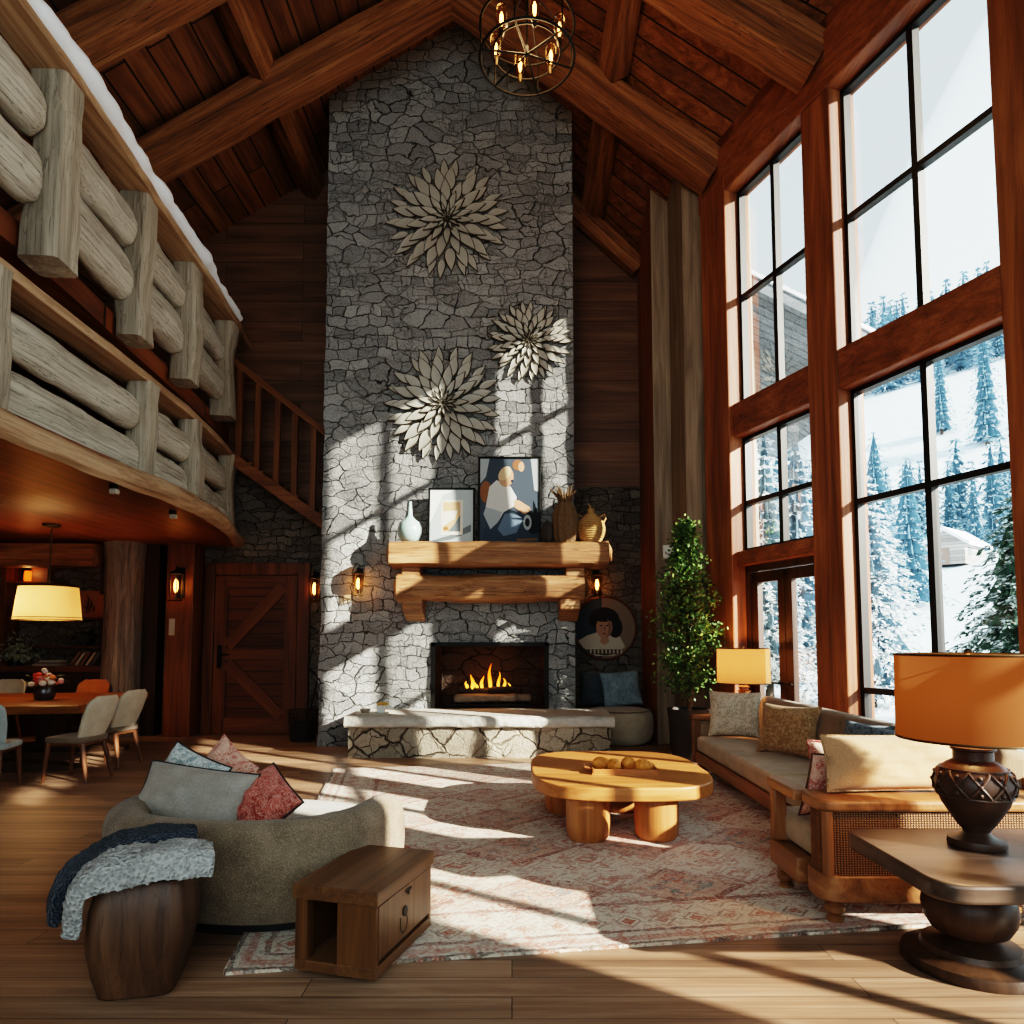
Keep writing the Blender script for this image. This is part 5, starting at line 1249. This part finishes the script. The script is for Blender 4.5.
t=item('shelf_box','orange-lit wooden box on the top shelf beside the candle jars','box',40,zD); b=MB(); b.box(-.13,.13,-.08,.08,0,.20); b.build('case',M['shelf'],t,bevel=.006); b=MB(); b.box(-.135,.135,-.085,.085,.20,.225); b.build('lid',M['doorb'],t,smooth=0)
pc_=item('shelf_picture','tan canvas print with dark ink branches on the middle shelf','picture',89,zC,y=11.12)
b=MB(); b.box(-.17,.17,-.015,.015,0,.42); b.build('canvas',fl('tan_canvas','#8a5a3c'),pc_,smooth=0)
b=MB()
for k in range(11):
    a=PI/2+rnd.uniform(-.9,.9); x,z=rnd.uniform(-.06,.06),rnd.uniform(.06,.25); b.tube([(x,-.017,z),(x+.05*math.cos(a),-.017,z+.06*math.sin(a)),(x+.10*math.cos(a+.4),-.017,z+.12*math.sin(a+.4))],[.01,.008,.002],5)
b.build('ink_drawing',fl('ink2','#2a1a14'),pc_)
t=item('shelf_vase','small terracotta vase at the right end of the middle shelf','vase',101,zC,y=11.12); b=MB(); b.lathe([(.04,0),(.07,.06),(.075,.2),(.05,.32),(.06,.36)],20); b.build('body',fl('terracotta','#9a5a34'),t)
# book stack and leaning books
st_=[('#8a7f70',.42,.03),('#6b5f52',.38,.028),('#9a8f80',.30,.026)]
z=zA
for i,(c,w_,h_) in enumerate(st_):
    b=MB(); b.box(-w_/2,w_/2,-.11,.11,0,h_); o=b.build('book',flat('book_cloth_%d'%i,c),loc=(PY(52+i*1.5,640,sy).x,sy-.02,z),rot=(0,0,.06*(i-1)),bevel=.003,smooth=0); z+=h_+.0005
    tag(o,('large pale book at the bottom of the stack on the counter','dark middle book of the stack on the counter','small pale book topping the stack on the counter')[i],'book','books on the counter')
b0=None
for i in range(5):
    loc=(PY(76+i*5.2,640,sy).x,sy-.02,zA+.001); lab=['leftmost','second','third','fourth','rightmost'][i]+' of the books leaning on the counter at right'
    b=MB(); b.box(-.018,.018,-.10,.10,0,.24); o=b.build('book',flat('leaning_book_%d'%i,('#7d5038','#94806a','#6b4030','#a08a70','#5c4a3c')[i]),loc=(loc[0],loc[1],loc[2]+.012),rot=(0,R(34),0),bevel=.003,smooth=0); tag(o,lab,'book','books on the counter')
def shrub(name,label,loc,r,col,n,seed,flat_=.8):
    t=thing(name,label,'plant',loc); rg=random.Random(seed); b=MB(); b.lathe([(.07,0),(.08,.02),(.09,.1),(.085,.1),(.01,.09)],20); b.build('pot',M['black'],t)
    b=MB()
    for k in range(n):
        d=Vector((rg.gauss(0,1),rg.gauss(0,1),abs(rg.gauss(0,1)))).normalized()*r*rg.uniform(.3,1); d.z*=flat_; c=Vector((0,0,.1))+d; q=Vector((rg.gauss(0,1),rg.gauss(0,1),rg.gauss(0,1))).normalized(); s=q.cross(d).normalized(); L=rg.uniform(.04,.09)
        b.poly([c,c+q*L*.5+s*L*.3,c+q*L,c+q*L*.5-s*L*.3])
    b.build('leaves',plain(name+'_leaf',col,.6,var=.4,scale=20),t,smooth=0,norm=False); return t
shrub('shelf_plant','large grey-green plant with white blooms at the left of the counter',(PY(9,650,10.93).x,11.08,zA),.42,'#77806a',420,3,1.0)
shrub('trailing_plant','dark trailing plant on the thin shelf below the canvas print',(PY(84,640,sy).x,sy,zB),.26,'#2c2f22',260,4,.6)
b=MB()
for k in range(6): b.box(-.12,.12,-.1,.1,.001+k*.06,.045+k*.06)
tag(b.build('slat_rack',M['shelf'],loc=(PY(13,600,sy).x,sy,zC),smooth=0),'dark slatted wooden rack at the left of the middle shelf','rack')
# small spot lights below the balcony rim
for i,(px,py,l) in enumerate(((126,486,'small pale spot light under the balcony edge nearer the camera'),(183,512,'small pale spot light under the balcony edge farther along'))):
    q=PZ(px,py,3.0); t=thing('spot_light',l,'spot light',(q.x-.12,q.y,2.94),0,'balcony spot lights'); b=MB(); b.box(-.03,.03,-.03,.03,.03,.09); b.build('mount',M['iron'],t,smooth=0); b=MB(); b.box(-.03,.045,-.03,.03,-.02,.03); b.build('head',M['spotgrey'] if 'spotgrey' in M else M.setdefault('spotgrey',plain('spot_grey','#a39a8c',.5)),t,bevel=.008,smooth=0)
# ============================================================ chandelier
cc=PY(527,43,6.6)
ch=thing('chandelier','round black iron cage chandelier with six glowing glass bulbs','chandelier',(cc.x,cc.y,cc.z))
RR=.47
def ringmb(q,z,r): return MB().tube([(q*math.cos(2*PI*i/72),q*math.sin(2*PI*i/72),z) for i in range(72)],r,8,closed=True)
for z in (-.17,.17): ringmb(RR,z,.013).build('hoop',M['iron'],ch)
ringmb(.335,-.10,.010).build('hoop',M['iron'],ch)
b=MB()
for k in range(6):
    a=2*PI*k/6+.25; b.cyl((RR*math.cos(a),RR*math.sin(a),-.17),(RR*math.cos(a),RR*math.sin(a),.17),.009,n=6)
b.build('upright',M['iron'],ch)
for k in range(3):
    a=PI*k/3+.25
    b=MB(); b.tube([(RR*math.cos(a),RR*math.sin(a),-.17),(0,0,-.12),(-RR*math.cos(a),-RR*math.sin(a),-.17)],.010,6); b.build('arm',M['iron'],ch)
    b=MB(); b.tube([(RR*math.cos(a),RR*math.sin(a),.17),(.2*math.cos(a),.2*math.sin(a),.42),(0,0,.62)],.007,6); b.build('stay',M['iron'],ch)
b=MB(); b.cyl((0,0,-.14),(0,0,RIDZ-.35-cc.z),.011,n=8); b.build('rod',M['iron'],ch)
for k in range(6):
    a=2*PI*k/6+.72; x,y=.335*math.cos(a),.335*math.sin(a)
    b=MB(); b.lathe([(.012,-.14),(.026,-.10),(.026,-.05)],14,(x,y,0)); s=b.build('bulb_holder',M['bronze'],ch)
    b=MB(); b.lathe([(.035,-.06),(.056,-.02),(.06,.06),(.056,.15),(.038,.19),(.002,.20)],20,(x,y,0)); b.build('bulb',M['bulbglass'],s,smooth=80)
    b=MB(); b.lathe([(.006,-.03),(.017,.02),(.018,.08),(.005,.12)],10,(x,y,0)); b.build('filament',M['filament'],s)
point('chandelier_light',(cc.x,cc.y,cc.z-.02),55,(1,.62,.30),.3)
# ============================================================ outside
def terr(x,y):
    r=math.hypot(x,y); z=interp([(0,-.35),(12,-.35),(24,-.3),(32,.6),(42,3.0),(60,7.6),(80,9.5),(112,14),(150,40),(185,63),(240,88),(310,100),(420,105)],r)
    ang=math.atan2(x,y); k=interp([(-.6,.45),(.25,.80),(.45,.92),(.62,1.0),(.9,1.05),(1.3,.2),(3,.1)],ang)
    return -.35+(z+.35)*k+(.25*fbm(x*.12,y*.12,0) if r>14 else 0)+ (1.5*fbm(x*.02,y*.02,3) if r>60 else 0)
b=MB(); NA,NR=110,90
def tf(u,v):
    a=lerp(-.25,2.9,u); r=3+ (420-3)*v**2.2
    x=r*math.sin(a); y=r*math.cos(a); 
    return (x,y,terr(x,y)) 
b.grid(tf,NA,NR)
# keep the ground outside the house
bmesh.ops.delete(b.bm,geom=[f for f in b.bm.faces if f.calc_center_median().x<wallX(f.calc_center_median().y)+.9 and f.calc_center_median().y<14],context='FACES')
m=NT('snow_ground'); v=m.coords(); n=m.noise(v,.35,4); m.bsdf(m.mix(n,C('#c3d6e2'),C('#e6eef3')),.8,0,n,.6,.3,.2); M['snowg']=m.m
struct(b.build('snow_ground',M['snowg'],smooth=80))
def tree_mat(name,dark,mid,snow,amt,ns=5.0):
    m=NT(name); g=m.n('ShaderNodeNewGeometry'); sp=m.n('ShaderNodeSeparateXYZ'); m.l(g.outputs['Normal'],sp.inputs[0])
    v=m.coords(); n=m.noise(v,2.2,4,.7); k=m.math('ADD',m.math('MULTIPLY',m.math('ABSOLUTE',sp.outputs[2]),.55),m.math('MULTIPLY',n,.6))
    nf=m.noise(v,ns,5,.75); col=m.mix(m.ramp(nf,[(.36,0.0),(.62,1.0)]),C(dark),C(mid)); col=m.mix(m.math('MULTIPLY',g.outputs['Random Per Island'],.45),col,C(mid)); k=m.math('ADD',m.math('MULTIPLY',k,.7),m.math('MULTIPLY',nf,.42)); col=m.mix(m.ramp(k,[(amt-.06,0.0),(amt+.08,1.0)]),col,C(snow)); m.bsdf(col,.85,spec=.1); return m.m
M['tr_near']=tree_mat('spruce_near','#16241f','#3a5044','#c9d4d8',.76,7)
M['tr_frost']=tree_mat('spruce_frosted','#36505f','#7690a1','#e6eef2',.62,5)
M['tr_mid']=tree_mat('spruce_haze_tint','#41606f','#5f8092','#b4cbd8',.68,2.6)  # aerial haze put into the colours: paler, bluer foliage and snow
M['tr_far']=tree_mat('spruce_far_haze_tint','#5f8093','#7797a9','#a5bfcd',.72,34)  # stronger distance haze mixed straight into these base colours
M['bark2']=plain('spruce_bark','#4a3c32',.9)
def spruce(H,Rb,tiers,nb,needles,seed,droop=.35):
    rg=random.Random(seed); b=MB()
    for i in range(tiers):
        t=i/(tiers-1); z=H*(.06+.93*t); r=Rb*(1-t)**.85+.04*Rb
        n=max(4,int(nb*(1-t*.6)))
        for k in range(n):
            a=2*PI*(k+rg.random()*.8)/n+i*.7; l=r*rg.uniform(.72,1.1); d=Vector((math.cos(a),math.sin(a),0)); s=Vector((-d.y,d.x,0))
            dr=droop*rg.uniform(.6,1.2)*(1-t*.7)
            def at_(q): return Vector((0,0,z))+d*l*q+Vector((0,0,-dr*l*q*q+ .12*l*q))
            if needles<=1:
                w=l*.32; b.poly([at_(0),at_(.55)+s*w*.6,at_(1),at_(.55)-s*w*.6])
            else:
                for j in range(needles):
                    q=(j+.6)/needles; c=at_(q); w=l*.36*(1.08-q)*rg.uniform(.7,1.2); fw=d*l*.22
                    for sg in (-1,1):
                        e=c+s*sg*w+fw*.9+Vector((0,0,-w*.25+rg.uniform(-.03,.03)*H*.1)); mdl=(c+e)/2+Vector((0,0,.02*l))
                        b.poly([c-d*l*.05,mdl-fw*.35,e,mdl+fw*.25])
                    if j==needles-1: b.poly([at_(.8),at_(.93)+s*w*.3,at_(1.06),at_(.93)-s*w*.3])
    return b
def skirt_spruce(tiers,nj,seed,R0=.17,H=1.0):
    """dense distant spruce of height 1: overlapping jagged skirts"""
    rg=random.Random(seed); b=MB()
    for i in range(tiers):
        t=i/tiers; z1=.04+.96*(t+1.9/tiers) if i<tiers-1 else 1.0; z1=min(1.0,z1); z0=.04+.96*t; r=R0*(1-t)**.9+.012
        top=b.v((rg.uniform(-.004,.004),rg.uniform(-.004,.004),z1)); ring=[]
        for k in range(nj*2):
            a=PI*k/nj+i; q=r*(rg.uniform(.85,1.2) if k%2==0 else rg.uniform(.45,.62)); ring.append(b.v((q*math.cos(a),q*math.sin(a),z0-(.012 if k%2==0 else -.03)-rg.uniform(0,.012))))
        for k in range(nj*2): b.f([top,ring[k],ring[(k+1)%(nj*2)]])
    if H!=1.0: bmesh.ops.scale(b.bm,vec=(H,H,H),verts=b.bm.verts[:])
    return b
def needle_spruce(H,Rb,tiers,nb,per,seed,L=.2):
    """near spruce: drooping boughs made of many needle sprays"""
    rg=random.Random(seed); b=MB()
    for i in range(tiers):
        t=i/(tiers-1); z=H*(.07+.92*t); r=Rb*(1-t)**.8+.05*Rb; n=max(5,int(nb*(1-t*.55)))
        for k in range(n):
            a=2*PI*(k+rg.random()*.8)/n+i*.7; l=r*rg.uniform(.7,1.12); d=Vector((math.cos(a),math.sin(a),0)); s=Vector((-d.y,d.x,0))
            for j in range(max(3,int(per*l/Rb)+2)):
                q=rg.random()**.7; c=Vector((0,0,z))+d*l*q+Vector((0,0,-.34*l*q*q+.05*l))+s*rg.gauss(0,.13*l*(1.1-q))+Vector((0,0,rg.gauss(0,.03*l)))
                f=(d*rg.uniform(.5,1)+s*rg.gauss(0,.6)+Vector((0,0,rg.uniform(-.75,.0)))).normalized(); w=f.cross(Vector((rg.gauss(0,.5),rg.gauss(0,.5),1))).normalized(); ll=L*rg.uniform(.7,1.3)
                b.poly([c,c+f*ll*.45+w*ll*.2,c+f*ll,c+f*ll*.45-w*ll*.2])
    nj=11
    for i in range(9):
        t=i/9; z0=H*(.05+.9*t); z1=min(H*.99,H*(.05+.9*(t+.26))); r=(Rb*(1-t)**.8)*.58; top=b.v((0,0,z1)); rg_=[b.v(((r*(1.12 if k%2 else .62))*math.cos(PI*k/nj+i),(r*(1.12 if k%2 else .62))*math.sin(PI*k/nj+i),z0-(.05*r if k%2 else -.05*r))) for k in range(nj*2)]
        for k in range(nj*2): b.f([top,rg_[k],rg_[(k+1)%(nj*2)]])
    return b
taken=[]
def spruce_thing(name,label,x,y,H,Rb,mat,tiers,nb,needles,seed,group=None):
    taken.append((x,y))
    t=thing(name,label,'tree',(x,y,terr(x,y)-.05),seed*1.3,group)
    (needle_spruce(H,Rb,tiers,nb,needles,seed,L=(.05*H**.6 if H<10 else .035*H**.85)) if needles>0 else skirt_spruce(tiers,nb,seed,Rb/H,H)).build('foliage',M[mat],t,smooth=0,norm=False)
    b=MB(); b.tube([(0,0,0),(0,0,H*.55)],[H*.016,H*.004],8); b.build('trunk',M['bark2'],t); return t
# positions from bearing (screen x) and distance
def bear(px,r): a=math.atan2(px-512,F); return r*math.sin(a),r*math.cos(a)
x,y=bear(1024,17); spruce_thing('spruce_tree','dark green snow-dusted spruce outside the large window behind the lamp',x,y,5.0,1.9,'tr_near',28,16,80,1)
x,y=bear(870,21); spruce_thing('spruce_tree','tall frosted white spruce outside the large window at its left edge',x,y,6.3,1.8,'tr_frost',30,15,60,2)
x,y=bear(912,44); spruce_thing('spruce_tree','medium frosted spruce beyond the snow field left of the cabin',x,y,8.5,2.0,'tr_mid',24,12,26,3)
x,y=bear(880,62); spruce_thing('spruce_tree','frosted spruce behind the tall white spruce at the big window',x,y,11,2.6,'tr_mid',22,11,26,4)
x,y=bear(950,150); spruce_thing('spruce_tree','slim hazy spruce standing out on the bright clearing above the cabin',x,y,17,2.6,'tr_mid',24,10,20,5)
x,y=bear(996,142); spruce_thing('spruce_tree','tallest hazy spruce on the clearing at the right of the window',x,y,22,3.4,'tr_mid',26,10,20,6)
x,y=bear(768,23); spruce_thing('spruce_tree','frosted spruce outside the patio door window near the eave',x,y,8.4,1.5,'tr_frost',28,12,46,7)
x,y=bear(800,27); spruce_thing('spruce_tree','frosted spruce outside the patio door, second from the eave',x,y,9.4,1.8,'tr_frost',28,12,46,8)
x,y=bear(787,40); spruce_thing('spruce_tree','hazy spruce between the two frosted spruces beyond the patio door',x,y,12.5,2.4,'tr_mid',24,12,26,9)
# forest bands: individually placed hazy spruces
rg=random.Random(99); protos={}
def forest(n,r0,r1,px0,px1,H0,H1,mat,label,group,kinds,grp):
    used=list(taken); base=len(used)
    for k in range(n*30):
        if len(used)-base>=n: break
        r=rg.uniform(r0,r1); px=rg.uniform(px0,px1); x,y=bear(px,r)
        if any((x-a)**2+(y-c)**2<grp*grp for a,c in used): continue
        used.append((x,y)); taken.append((x,y)); H=rg.uniform(H0,H1); kk=rg.randrange(kinds); key=(mat,kk)
        loc=(x,y,terr(x,y)-.2)
        if key not in protos:
            o=needle_spruce(1.0,.18,17,9,9,kk+50,L=.062).build('spruce_tree',M[mat],loc=loc,smooth=0,norm=False); protos[key]=o
        else:
            o=protos[key].copy(); COL.objects.link(o); o.location=loc
        o.rotation_euler=(0,0,rg.uniform(0,6)); o.scale=(H*rg.uniform(.66,.86),)*2+(H,)
        tag(o,label,'tree',group)
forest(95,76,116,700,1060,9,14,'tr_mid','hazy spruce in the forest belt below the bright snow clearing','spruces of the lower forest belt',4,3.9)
forest(170,186,300,690,1080,17,25,'tr_far','haze-tinted spruce of the misty forest on the slope above the clearing','spruces of the upper slope',4,6.8)
# cabin
x,y=bear(958,58); cz=terr(x,y)
cb=thing('cabin','small wooden cabin with a snow-covered roof beyond the snow field','cabin',(x,y,cz-.2),R(38)); cb.scale=(.56,.56,.56)
M['cabw']=wood('cabin_boards','#8d8580','#a59b94','#b9afa6','xzy',bstr=.2,planks=(.4,5,.02))
b=MB(); b.box(-3.2,3.2,-2.2,2.2,0,2.6)
b.poly([(-3.2,-2.2,2.6),(-3.2,2.2,2.6),(-3.2,0,4.2)]); b.poly([(3.2,-2.2,2.6),(3.2,2.2,2.6),(3.2,0,4.2)]); b.build('walls',M['cabw'],cb,smooth=0)
for s in (-1,1):
    b=MB(); b.prism([(s*2.9,2.15),(0,4.25),(0,4.7),(s*2.9,2.55)],-3.8,3.8,lambda yy,zz,t:(t,yy,zz)); b.build('snow_roof',M['snow'],cb,smooth=0)
b=MB(); b.box(-3.26,-3.2,-.5,.5,0,2.1); b.build('door',flat('cab_door','#8a7468'),cb,smooth=0)
for xx in (-1.6,1.4): b=MB(); b.box(xx-.5,xx+.5,-2.26,-2.2,1,2); b.build('window',flat('cab_win','#6d7880'),cb,smooth=0)
# fence posts / sapling in the snow
x,y=bear(868,15.5)
# neighbouring wing with eave seen through the far bay
wg=sroot('lodge_wing')
wm=plain('pale_render','#cbbba6',.85,var=.06,scale=4)
b=MB(); wbox(b,9.0,11.4,-.52,-.29,-.4,8.2); o=b.build('wing_wall',wm,wg,world=True,smooth=0)
ew=thing('eave_roof','grey snow-edged roof eave of the neighbouring building outside','roof',(9.5,17.5,7.0))
P0=PY(770,330,17); P1=PY(845,400,17)
em=wood('eave_boards','#4d5258','#6d747a','#8a9094','xyz',planks=(.3,4,.02))
b=MB(); 
e0=Vector((P0.x-3.2,17,P0.z+2.0)); 
b.prism([(P0.x-3.5,P0.z+1.9),(P0.x+2.6,P0.z-1.2),(P0.x+2.6,P0.z-1.5),(P0.x-3.5,P0.z+1.6)],15.5,24,lambda xx,zz,t:(xx,t,zz)); b.build('roof_slope',em,ew,world=True,smooth=0)
b=MB(); b.prism([(P0.x-3.5,P0.z+2.0),(P0.x+2.62,P0.z-1.1),(P0.x+2.62,P0.z-1.2),(P0.x-3.5,P0.z+1.9)],15.45,24,lambda xx,zz,t:(xx,t,zz)); b.build('snow_cover',M['snow'],ew,world=True,smooth=0)
b=MB(); b.box(P0.x-3.2,PY(756,400,17.5).x,17.5,23,terr(8,20)-.3,P0.z-.3); b.build('walls',wm,ew,world=True,smooth=0)
# ============================================================ light
sd=Vector((-1.5,1.0,-.67)).normalized()
L=bpy.data.lights.new('sun','SUN'); L.energy=SUNP; L.angle=R(.6); L.color=(1,.90,.77)
o=bpy.data.objects.new('sun',L); COL.objects.link(o); o.rotation_euler=sd.to_track_quat('-Z','Y').to_euler(); o.location=(12,-8,12)
w=bpy.data.worlds.new('world'); sc.world=w; w.use_nodes=True; nt=w.node_tree; nt.nodes.clear()
out=nt.nodes.new('ShaderNodeOutputWorld'); bg=nt.nodes.new('ShaderNodeBackground'); tc=nt.nodes.new('ShaderNodeTexCoord'); sp=nt.nodes.new('ShaderNodeSeparateXYZ'); rp_=nt.nodes.new('ShaderNodeValToRGB')
nt.links.new(tc.outputs['Generated'],sp.inputs[0]); nt.links.new(sp.outputs[2],rp_.inputs[0])
e=rp_.color_ramp.elements; e[0].position=0; e[0].color=C('#e6f1f4'); e[1].position=.9; e[1].color=C('#cfe4ee')
nt.links.new(rp_.outputs[0],bg.inputs[0]); bg.inputs[1].default_value=SKYP; nt.links.new(bg.outputs[0],out.inputs[0])
cam=bpy.data.cameras.new('camera'); cam.lens=36*F/1024; cam.sensor_width=36; cam.shift_y=79/1024; cam.clip_end=1000
co=bpy.data.objects.new('camera',cam); COL.objects.link(co); co.location=(0,0,EYE); co.rotation_euler=(R(94),0,0); sc.camera=co
sc.view_settings.view_transform=VT; sc.view_settings.look=LOOK; sc.view_settings.exposure=EXPO
cy=sc.cycles; cy.use_denoising=True; cy.max_bounces=8; cy.diffuse_bounces=4; cy.glossy_bounces=3; cy.transparent_max_bounces=12; cy.transmission_bounces=4
cy.sample_clamp_indirect=6; cy.caustics_reflective=False; cy.caustics_refractive=False
